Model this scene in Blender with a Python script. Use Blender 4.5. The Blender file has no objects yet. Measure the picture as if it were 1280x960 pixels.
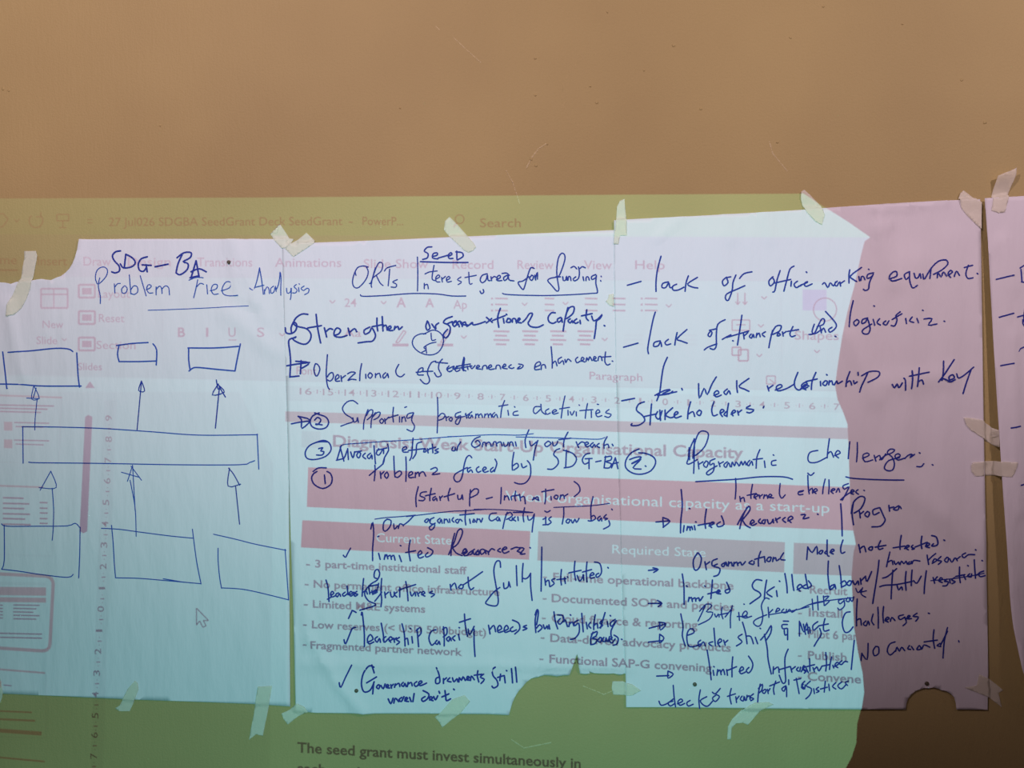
import bpy, bmesh, math, random
from mathutils import Vector
random.seed(7)
S = bpy.context.scene
COL = S.collection

# ------------------------------------------------------------------ values tuned against the photograph
KEY_POWER = 200
KEY_CONE = 51.2
KEY_WIDE = 5.5
PROJ_COLOR = (0.29, 0.88, 0.92)
PROJ_POWER = 172
WALL_A = (0.490, 0.397, 0.162); WALL_B = (0.430, 0.342, 0.140)
PAPER = (0.80, 0.79, 0.80)
INK = (0.024, 0.040, 0.31); INK2 = (0.035, 0.085, 0.42)
TAPE = (0.94, 0.92, 0.74)
WORD_GAP = 6.0
CREASE = 2.8
INK_W = 1.0
FILMC = dict(titlebar=(.74, .88, .74), toolbar=(.80, .84, .86), ribbon=(.80, .74, .80), grey=(.9, .92, .93), text=(.06, .20, .30), menu=(.34, .20, .34), band=(.95, .25, .30), pink=(.95, .45, .5), slate=(.62, .42, .45), violet=(.85, .62, .95))

# ------------------------------------------------------------------ camera, light, exposure
FPX = 1004.6                       # focal length in pixels of the 1280 x 960 frame
YAW = math.radians(5.0)            # the camera looks a little to the left of square on
CAM = Vector((0.0, -1.45, 1.5))
cam_data = bpy.data.cameras.new('camera')
cam = bpy.data.objects.new('camera', cam_data); COL.objects.link(cam)
cam_data.sensor_width = 36.0
cam_data.lens = 36.0 * FPX / 1280.0
cam_data.clip_start = 0.02
cam.location = CAM
cam.rotation_euler = (math.pi / 2, 0, YAW)
S.camera = cam

S.view_settings.view_transform = 'Standard'
S.view_settings.look = 'None'
S.view_settings.exposure = 0.0
S.view_settings.gamma = 1.0
S.view_settings.use_curve_mapping = False

world = bpy.data.worlds.new('room_air'); S.world = world
world.use_nodes = True
bg = world.node_tree.nodes['Background']
bg.inputs[0].default_value = (1.0, 0.66, 0.72, 1)
bg.inputs[1].default_value = 0.054

def lamp(name, kind, loc, target, power, color, **kw):
    d = bpy.data.lights.new(name, kind)
    d.energy = power; d.color = color
    for k, v in kw.items(): setattr(d, k, v)
    o = bpy.data.objects.new(name, d); COL.objects.link(o)
    o.location = loc
    o.rotation_euler = (Vector(target) - Vector(loc)).to_track_quat('-Z', 'Y').to_euler()
    return o

# added lamps for unseen room light: right one, left one to even the wall
for nm, loc, tgt, p in (('added_wash_lamp', (1.7, -1.9, 2.75), (0.25, 0, 2.05), 0.48), ('added_wash_lamp', (-0.95, -1.9, 2.75), (-0.35, 0, 2.05), 0.53)):
    o = lamp(nm, 'SPOT', loc, tgt, KEY_POWER * p, (1.0, 0.735, 0.85), spot_size=math.radians(KEY_CONE), spot_blend=1.0, shadow_soft_size=0.04)  # soft cone edge makes the fall-off towards the floor
    o.scale = (KEY_WIDE, 1, 1)
PROJ = Vector((-0.15, -2.75, 1.42))          # the lamp inside the slide projector
PROJ_TARGET = Vector((0.25, 0, 0.9))
PLAMP = lamp('projector_lamp', 'SPOT', PROJ, PROJ_TARGET, PROJ_POWER, PROJ_COLOR,
             spot_size=math.radians(90), spot_blend=1.0, shadow_soft_size=0.00005)

# ------------------------------------------------------------------ helpers
def ray(u, v):
    a = YAW
    fwd = Vector((-math.sin(a), math.cos(a), 0)); rt = Vector((math.cos(a), math.sin(a), 0))
    return fwd + rt * ((u - 640) / FPX) + Vector((0, 0, 1)) * ((480 - v) / FPX)
def wall_at(u, v):
    """where the sight line of pixel (u, v) meets the wall (y = 0): returns x, z"""
    d = ray(u, v); t = -CAM.y / d.y
    p = CAM + d * t
    return p.x, p.z
def on_wall(u, v, h=0.0):
    x, z = wall_at(u, v)
    return Vector((x, -h, z))

def link(o, parent=None):
    COL.objects.link(o)
    if parent: o.parent = parent
    return o
def mesh_obj(name, bm, mat, parent=None, origin=None, smooth=False):
    me = bpy.data.meshes.new(name)
    o = bpy.data.objects.new(name, me)
    if parent is not None:
        sh = Vector(parent.location)
        if parent.parent: sh = sh + Vector(parent.parent.location)
        for v in bm.verts: v.co -= sh
    elif origin is not None:
        for v in bm.verts: v.co -= Vector(origin)
        o.location = origin
    bm.to_mesh(me); bm.free()
    if smooth:
        for p in me.polygons: p.use_smooth = True
    me.materials.append(mat)
    return link(o, parent)
def tag(o, label, cat=None, group=None, kind=None):
    o['label'] = label
    if cat: o['category'] = cat
    if group: o['group'] = group
    if kind: o['kind'] = kind
    return o

def principled(name, color, rough=0.8, spec=0.3):
    m = bpy.data.materials.new(name); m.use_nodes = True
    b = m.node_tree.nodes['Principled BSDF']
    b.inputs['Base Color'].default_value = (*color, 1)
    b.inputs['Roughness'].default_value = rough
    b.inputs['Specular IOR Level'].default_value = spec
    return m, m.node_tree, b

# wall paint: ochre plaster with soft mottling, brush marks and grit
wall_mat, nt, b = principled('ochre_wall_paint', (0.47, 0.37, 0.15), 0.62, 0.25)
tc = nt.nodes.new('ShaderNodeTexCoord')
n1 = nt.nodes.new('ShaderNodeTexNoise'); n1.inputs['Scale'].default_value = 2.2; n1.inputs['Detail'].default_value = 3
cr = nt.nodes.new('ShaderNodeValToRGB')
cr.color_ramp.elements[0].position = 0.33; cr.color_ramp.elements[0].color = (*WALL_A, 1)
cr.color_ramp.elements[1].position = 0.66; cr.color_ramp.elements[1].color = (*WALL_B, 1)
nt.links.new(tc.outputs['Object'], n1.inputs['Vector'])
nt.links.new(n1.outputs['Fac'], cr.inputs['Fac'])
nt.links.new(cr.outputs['Color'], b.inputs['Base Color'])
mp = nt.nodes.new('ShaderNodeMapping'); mp.inputs['Scale'].default_value = (130, 130, 26)
nt.links.new(tc.outputs['Object'], mp.inputs['Vector'])
n2 = nt.nodes.new('ShaderNodeTexNoise'); n2.inputs['Scale'].default_value = 1.0; n2.inputs['Detail'].default_value = 4
nt.links.new(mp.outputs['Vector'], n2.inputs['Vector'])
n3 = nt.nodes.new('ShaderNodeTexNoise'); n3.inputs['Scale'].default_value = 260; n3.inputs['Detail'].default_value = 3
nt.links.new(tc.outputs['Object'], n3.inputs['Vector'])
ad = nt.nodes.new('ShaderNodeMath'); ad.operation = 'ADD'
nt.links.new(n2.outputs['Fac'], ad.inputs[0]); nt.links.new(n3.outputs['Fac'], ad.inputs[1])
bp = nt.nodes.new('ShaderNodeBump'); bp.inputs['Strength'].default_value = 0.5; bp.inputs['Distance'].default_value = 0.0012
nt.links.new(ad.outputs[0], bp.inputs['Height']); nt.links.new(bp.outputs['Normal'], b.inputs['Normal'])

paper_mat, nt, b = principled('flip_chart_paper', PAPER, 0.75, 0.2)
tc = nt.nodes.new('ShaderNodeTexCoord')
pn = nt.nodes.new('ShaderNodeTexNoise'); pn.inputs['Scale'].default_value = 14; pn.inputs['Detail'].default_value = 5
mp = nt.nodes.new('ShaderNodeMapping'); mp.inputs['Scale'].default_value = (1.6, 1, 0.45)
nt.links.new(tc.outputs['Object'], mp.inputs['Vector']); nt.links.new(mp.outputs['Vector'], pn.inputs['Vector'])
bp = nt.nodes.new('ShaderNodeBump'); bp.inputs['Strength'].default_value = 0.6; bp.inputs['Distance'].default_value = 0.008
nt.links.new(pn.outputs['Fac'], bp.inputs['Height']); nt.links.new(bp.outputs['Normal'], b.inputs['Normal'])

ink_mat, nt, b = principled('blue_marker_ink', INK, 0.6, 0.2)
ink2_mat, nt, b = principled('bright_blue_pen_ink', INK2, 0.6, 0.2)

tape_mat = bpy.data.materials.new('cream_masking_tape'); tape_mat.use_nodes = True
nt = tape_mat.node_tree; b = nt.nodes['Principled BSDF']
b.inputs['Base Color'].default_value = (*TAPE, 1); b.inputs['Roughness'].default_value = 0.42
b.inputs['Specular IOR Level'].default_value = 0.35
b.inputs['Alpha'].default_value = 0.57
tc = nt.nodes.new('ShaderNodeTexCoord')
tn = nt.nodes.new('ShaderNodeTexNoise'); tn.inputs['Scale'].default_value = 90
nt.links.new(tc.outputs['Object'], tn.inputs['Vector'])
bp = nt.nodes.new('ShaderNodeBump'); bp.inputs['Strength'].default_value = 0.4; bp.inputs['Distance'].default_value = 0.002
nt.links.new(tn.outputs['Fac'], bp.inputs['Height']); nt.links.new(bp.outputs['Normal'], b.inputs['Normal'])

ridge_mat, nt, b = principled('bare_plaster', (0.60, 0.51, 0.27), 0.8, 0.2)
dot_mat, nt, b = principled('dark_dot', (0.10, 0.085, 0.05), 0.5, 0.5)
plastic_mat, nt, b = principled('dark_grey_plastic', (0.05, 0.05, 0.055), 0.5)
metal_mat, nt, b = principled('grey_metal', (0.25, 0.25, 0.26), 0.35); b.inputs['Metallic'].default_value = 0.9
floor_mat, nt, b = principled('dusty_grey_screed', (0.12, 0.105, 0.1), 0.8)

def film_mat(name, c):
    m = bpy.data.materials.new(name); m.use_nodes = True
    nt = m.node_tree; nt.nodes.clear()
    t = nt.nodes.new('ShaderNodeBsdfTransparent'); t.inputs[0].default_value = (*c, 1)
    o = nt.nodes.new('ShaderNodeOutputMaterial'); nt.links.new(t.outputs[0], o.inputs[0])
    return m

# ------------------------------------------------------------------ the room: wall and floor
def poly_grid(pts, step):
    """a flat polygon in pixel space, cut along a grid so that it can be bent"""
    bm = bmesh.new()
    f = bm.faces.new([bm.verts.new((x, y, 0)) for x, y in pts])
    bmesh.ops.triangulate(bm, faces=[f])
    xs = [p[0] for p in pts]; ys = [p[1] for p in pts]
    for axis, lo, hi in ((0, min(xs), max(xs)), (1, min(ys), max(ys))):
        k = math.ceil(lo / step) * step + 0.37
        while k < hi:
            co = (k, 0, 0) if axis == 0 else (0, k, 0); no = (1, 0, 0) if axis == 0 else (0, 1, 0)
            bmesh.ops.bisect_plane(bm, geom=bm.verts[:] + bm.edges[:] + bm.faces[:], plane_co=co, plane_no=no, dist=1e-4)
            k += step
    return bm

bm = bmesh.new()
vs = [bm.verts.new(c) for c in ((-2.6, 0, 0), (2.6, 0, 0), (2.6, 0, 3.0), (-2.6, 0, 3.0),
                                (-2.6, 0.15, 0), (2.6, 0.15, 0), (2.6, 0.15, 3.0), (-2.6, 0.15, 3.0))]
for f in ((0, 1, 2, 3), (5, 4, 7, 6), (4, 0, 3, 7), (1, 5, 6, 2), (3, 2, 6, 7), (4, 5, 1, 0)):
    bm.faces.new([vs[i] for i in f])
wall = mesh_obj('wall_back', bm, wall_mat)
tag(wall, 'ochre brown painted plaster wall behind the paper sheets', kind='structure')
bm = bmesh.new()
vs = [bm.verts.new(c) for c in ((-2.6, -3.6, 0), (2.6, -3.6, 0), (2.6, 0, 0), (-2.6, 0, 0),
                                (-2.6, -3.6, -0.1), (2.6, -3.6, -0.1), (2.6, 0, -0.1), (-2.6, 0, -0.1))]
for f in ((0, 1, 2, 3), (7, 6, 5, 4), (4, 5, 1, 0), (5, 6, 2, 1), (6, 7, 3, 2), (7, 4, 0, 3)):
    bm.faces.new([vs[i] for i in f])
tag(mesh_obj('floor', bm, floor_mat), 'grey screed floor in front of the wall', kind='structure')

def blob(bm, u, v, r, hgt, stretch=1.0, ang=0.0):
    """a little flattened lump of plaster"""
    c = on_wall(u, v); R = r * 0.00144
    rings, seg = 3, 8
    top = bm.verts.new(c + Vector((0, -hgt, 0)))
    prev = None
    for i in range(1, rings + 1):
        a = i / rings * math.pi / 2
        ring = []
        for k in range(seg):
            t = 2 * math.pi * k / seg
            x, z = math.cos(t) * stretch, math.sin(t)
            x, z = x * math.cos(ang) - z * math.sin(ang), x * math.sin(ang) + z * math.cos(ang)
            ring.append(bm.verts.new(c + Vector((x * R * math.sin(a), -hgt * math.cos(a) + (0.0006 if i == rings else 0), z * R * math.sin(a)))))
        for k in range(seg):
            if prev is None: bm.faces.new((top, ring[k], ring[(k + 1) % seg]))
            else: bm.faces.new((prev[k], ring[k], ring[(k + 1) % seg], prev[(k + 1) % seg]))
        prev = ring
def ridge(bm, pts, r, hgt):
    n = len(pts)
    for i in range(n - 1):
        (x0, y0), (x1, y1) = pts[i], pts[i + 1]
        d = math.hypot(x1 - x0, y1 - y0); k = max(1, int(d / 2.2))
        for j in range(k):
            t = (j + random.uniform(-.2, .2)) / k
            blob(bm, x0 + (x1 - x0) * t, y0 + (y1 - y0) * t, r * random.uniform(.7, 1.2), hgt * random.uniform(.6, 1.2),
                 1.7, -math.atan2(y1 - y0, x1 - x0))
bm = bmesh.new()
for u, v, r in ((746, 128, 2.4), (669, 73, 1.6), (669, 119, 1.6), (842, 57, 2.2), (4, 111, 2.5), (11, 113, 2.2), (988, 47, 1.8),
                (1029, 8, 1.8), (1202, 100, 2.0), (1231, 153, 2.4), (200, 157, 1.6), (664, 199, 2.2), (670, 207, 2.2), (684, 180, 1.6),
                (759, 15, 1.6), (738, 108, 1.4), (805, 88, 1.5), (876, 136, 1.8), (972, 178, 1.5), (1128, 30, 1.4), (500, 135, 1.2)):
    blob(bm, u, v, r, 0.0011)
mesh_obj('plaster_grit', bm, wall_mat, wall, smooth=True)
for pts, r, h in (([(568, 48), (583, 62), (602, 79)], 0.8, .0006), ([(545, 33), (550, 38)], 0.8, .0006),
                  ([(658, 210), (664, 198), (673, 186), (684, 179)], 1.1, .0010), ([(633, 214), (641, 228), (650, 256)], 0.9, .0011),
                  ([(962, 178), (966, 192), (985, 215)], 0.9, .0006), ([(640, 925), (655, 935), (690, 928)], 1.0, .0006),
                  ([(730, 858), (755, 868), (770, 862)], 0.9, .0006), ([(476, 272), (476, 287)], 0.7, .0009)):
    bm = bmesh.new(); ridge(bm, pts, r, h * 0.5)
    mesh_obj('paint_ridge', bm, ridge_mat, wall, smooth=True)

# ------------------------------------------------------------------ the flip chart sheets
def inside(x, y, poly):
    c = False; j = len(poly) - 1
    for i in range(len(poly)):
        xi, yi = poly[i]; xj, yj = poly[j]
        if (yi > y) != (yj > y) and x < (xj - xi) * (y - yi) / (yj - yi) + xi: c = not c
        j = i
    return c
SHEETS = {
 1: [(-90, 362), (-40, 350), (0, 353), (8, 353.6), (15, 355), (22, 352.5), (33, 352), (43, 350.6), (48, 349.5), (54, 349), (60, 349.8), (66, 350.5), (72, 347.5),
     (78, 345.5), (84, 341), (88.5, 336.5), (93, 330), (96.5, 322), (99, 313), (101, 299.3), (160, 298.8), (260, 299), (345, 299), (357.5, 299.5),
     (359, 400), (361.5, 600), (363.5, 882.3), (320, 879.5), (250, 876.8), (175, 874), (90, 870), (0, 866.4), (-90, 861)],
 2: [(353.5, 307), (372, 305), (394, 303.6), (450, 301.6), (510, 299.4), (560, 297), (640, 293.5), (717, 290), (766, 288), (772, 288), (774, 420), (778, 640),
     (785, 842.5), (781, 841), (775, 843), (771, 842), (767.5, 841), (760, 841.5), (751, 841), (744, 840.6), (739, 840), (736.5, 837.5), (737.5, 841),
     (731, 841.8), (725, 841), (723.5, 832), (721.6, 816.6), (718, 826), (712, 843), (704, 843.3), (696, 844.6), (689, 843.4), (681, 843), (672, 845.5), (664, 847.4), (658, 852),
     (653.5, 857.5), (648.5, 863), (644.7, 869), (641, 877), (638.5, 885), (636.4, 893), (610, 891.8), (540, 891.5), (460, 891), (395, 890), (370.5, 887.5),
     (368, 780), (363, 640), (358, 470)],
 3: [(767.4, 276), (783, 275), (840, 272), (880, 270), (940, 266.6), (1000.6, 262.8), (1037.5, 260), (1085, 257), (1131, 254), (1180, 251.5), (1223.4, 249.8),
     (1224.3, 290), (1225, 400), (1227.8, 560), (1229.6, 640), (1232, 760), (1233.6, 840), (1233, 885.7), (1194, 885.6), (1193.4, 878), (1191.3, 870.5), (1187, 866),
     (1181.5, 862.8), (1176, 861.8), (1171.5, 859.8), (1166, 858.2), (1159.5, 859.4), (1154, 859), (1148, 861), (1143, 863), (1138.5, 866.5), (1134, 872),
     (1131.8, 878.5), (1131, 885.6), (1080, 885.4), (1010, 884.6), (900, 883.7), (840, 883), (782.5, 882.8), (782, 850), (778.5, 760), (774.5, 620), (770.5, 480), (768, 340)],
 4: [(1227.6, 249.3), (1280, 245.6), (1400, 239), (1690, 222), (1690, 935), (1420, 935), (1320, 921), (1296, 900), (1279, 874), (1271, 852), (1264, 826), (1258, 779),
     (1255.5, 740), (1252, 680), (1248, 620), (1242, 510), (1237.5, 425), (1232, 310)],
}
LAYER = {1: 0.0012, 2: 0.0022, 3: 0.0034, 4: 0.0030}
# creases: x0, y0, x1, y1, half width, height (mm) and the sheets they run on
CREASES = [(286, 300, 300, 372, 6, 1.3), (296, 300, 318, 380, 7, 1.6), (318, 302, 330, 400, 9, 1.2), (285, 390, 345, 440, 14, 1.2),
           (55, 352, 56, 420, 4, .9), (66, 352, 66, 400, 4, .8), (75, 350, 80, 420, 5, .8), (10, 380, 30, 470, 9, 1.4),
           (377, 735, 388, 800, 7, 1.2), (420, 850, 455, 890, 5, 1.3), (400, 820, 446, 888, 6, 1.0), (390, 800, 460, 890, 9, .9),
           (380, 829, 790, 832, 7, 1.2), (560, 420, 600, 830, 12, .8), (666, 300, 684, 830, 10, .7),
           (1095, 262, 1098, 290, 7, 1.5), (1106, 258, 1112, 282, 5, 1.2), (1098, 288, 1116, 352, 16, 1.8), (1085, 262, 1180, 254, 5, 1.0),
           (820, 300, 850, 272, 6, 1.0), (905, 268, 915, 300, 7, 1.0), (955, 268, 963, 300, 6, 1.0), (1060, 420, 1092, 500, 12, 1.5),
           (1105, 480, 1180, 470, 18, 1.3), (1140, 330, 1128, 560, 26, 1.6), (1190, 300, 1180, 640, 18, 1.0), (1100, 580, 1215, 680, 22, 1.2),
           (1236, 300, 1243, 320, 4, .8), (1250, 300, 1266, 360, 8, 1.2), (1262, 420, 1270, 640, 9, 1.2), (900, 300, 930, 700, 25, 1.0),
           (1000, 520, 990, 830, 20, 1.0)]
def sstep(a, b, x):
    t = min(1, max(0, (x - a) / (b - a))); return t * t * (3 - 2 * t)
def wave(x, y):
    h = 0.55 * (2 + math.sin(x / 47 + y / 210 + 1.3) + 0.8 * math.sin(x / 23 - y / 160) * sstep(560, 250, y) + 0.5 * math.sin(y / 71 + x / 130))
    for x0, y0, x1, y1, w, a in CREASES:
        if not (min(x0, x1) - 3 * w < x < max(x0, x1) + 3 * w and min(y0, y1) - 3 * w < y < max(y0, y1) + 3 * w): continue
        dx, dy = x1 - x0, y1 - y0; L2 = dx * dx + dy * dy
        t = ((x - x0) * dx + (y - y0) * dy) / L2
        tc_ = min(1, max(0, t)); d2 = (x - x0 - tc_ * dx) ** 2 + (y - y0 - tc_ * dy) ** 2
        h += CREASE * a * math.exp(-d2 / (w * w * 0.6))
    return h * 0.001
def extra(s, x, y):
    if s == 4:
        e = 1232 + (y - 310) * 0.052
        k = sstep(45, 0, x - e)
        return 0.0015 + k * (0.003 + 0.009 * sstep(260, 700, y)) + 0.03 * sstep(740, 900, y) * sstep(60, 0, x - e)
    if s == 1: return 0.0025 * sstep(372, 340, y) * sstep(110, 80, x) + 0.004 * sstep(110, 99, x) * sstep(345, 320, y)
    if s == 3: return 0.003 * sstep(22, 0, 1228 - x) * sstep(270, 420, y) * sstep(900, 500, y)
    return 0.0
def sheet_h(s, x, y): return LAYER[s] + wave(x, y) + extra(s, x, y)
def surf(x, y):
    h = 0.0
    for s, poly in SHEETS.items():
        if inside(x, y, poly): h = max(h, sheet_h(s, x, y))
    return h

LABELS = {
 1: 'white flip chart sheet with a hand-drawn tree of empty boxes and arrows',
 2: 'white flip chart sheet in the middle headed ORTs interest area for funding',
 3: 'white flip chart sheet listing lack of equipment, transport and programmatic challenges',
 4: 'white flip chart sheet cut off by the right edge with a curling lower corner',
}
SHEET_OBJ = {}
for s, poly in SHEETS.items():
    bm = poly_grid(poly, 7)
    for v in bm.verts:
        x, y = v.co.x, v.co.y
        v.co = on_wall(x, y, sheet_h(s, x, y))
    bmesh.ops.recalc_face_normals(bm, faces=bm.faces[:])
    bm.faces.ensure_lookup_table()
    if sum(f.normal.y for f in bm.faces) > 0: bmesh.ops.reverse_faces(bm, faces=bm.faces[:])
    cx = sum(p[0] for p in poly) / len(poly); cy = sum(p[1] for p in poly) / len(poly)
    o = mesh_obj('flip_chart_sheet', bm, paper_mat, origin=on_wall(cx, cy), smooth=True)
    md = o.modifiers.new('thickness', 'SOLIDIFY'); md.thickness = 0.00025; md.offset = -1
    tag(o, LABELS[s], 'paper sheet', 'flip chart sheets taped in a row')
    SHEET_OBJ[s] = o

# ------------------------------------------------------------------ the handwriting
CROPS = {'A': (0, 230, 4), 'B': (0, 460, 4), 'C': (0, 690, 4)}
for k, xy in dict(D=(270, 250), E=(350, 290), F=(560, 290), G=(350, 450), H=(560, 450), I=(370, 610), J=(580, 610), K=(370, 750), L=(580, 750),
                  M=(770, 230), N=(1000, 230), O=(770, 400), P=(1000, 400), Q=(770, 560), R=(1000, 560), S=(770, 730), T=(1000, 730)).items():
    CROPS[k] = (*xy, 16 / 3)
CROPS['U'] = (1180, 200, 4.3636); CROPS['V'] = (1180, 400, 4.3636); CROPS['W'] = (1140, 680, 3.4286)

def smooth_line(p):
    if len(p) < 3:
        (x0, y0), (x1, y1) = p[0], p[-1]
        n = max(1, int(math.hypot(x1 - x0, y1 - y0) / 5))
        return [(x0 + (x1 - x0) * i / n, y0 + (y1 - y0) * i / n) for i in range(n + 1)]
    out = []
    for i in range(len(p) - 1):
        p0 = p[max(0, i - 1)]; p1 = p[i]; p2 = p[i + 1]; p3 = p[min(len(p) - 1, i + 2)]
        n = max(3, int(math.hypot(p2[0] - p1[0], p2[1] - p1[1]) / 5))
        for k in range(n):
            t = k / n; t2 = t * t; t3 = t2 * t
            out.append(tuple(0.5 * (2 * p1[a] + (p2[a] - p0[a]) * t * 1.0 + (2 * p0[a] - 5 * p1[a] + 4 * p2[a] - p3[a]) * t2
                             + (3 * p1[a] - p0[a] - 3 * p2[a] + p3[a]) * t3) for a in (0, 1)))
    out.append(p[-1])
    return out
def ribbon(bm, line, w, hf):
    """one pen stroke: a flat band of ink with rounded ends lying on the paper"""
    pts = [line[0]]
    for q in line[1:]:
        if math.hypot(q[0] - pts[-1][0], q[1] - pts[-1][1]) > 0.25: pts.append(q)
    if len(pts) == 1: pts.append((pts[0][0] + 0.5, pts[0][1]))
    n = len(pts); rows = []
    def row(x, y, nx, ny, hw):
        h = hf(x, y)
        rows.append((bm.verts.new(on_wall(x + nx * hw, y + ny * hw, h)), bm.verts.new(on_wall(x - nx * hw, y - ny * hw, h))))
    for i in range(n):
        a = pts[max(0, i - 1)]; c = pts[min(n - 1, i + 1)]
        dx, dy = c[0] - a[0], c[1] - a[1]; d = math.hypot(dx, dy) or 1
        dx /= d; dy /= d; nx, ny = -dy, dx
        hw = w / 2
        x, y = pts[i]
        if i == 0:
            row(x - dx * hw, y - dy * hw, nx, ny, hw * .35); row(x - dx * hw * .7, y - dy * hw * .7, nx, ny, hw * .75)
        row(x, y, nx, ny, hw)
        if i == n - 1:
            row(x + dx * hw * .7, y + dy * hw * .7, nx, ny, hw * .75); row(x + dx * hw, y + dy * hw, nx, ny, hw * .35)
    for i in range(len(rows) - 1):
        try: bm.faces.new((rows[i][0], rows[i + 1][0], rows[i + 1][1], rows[i][1]))
        except ValueError: pass

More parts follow.
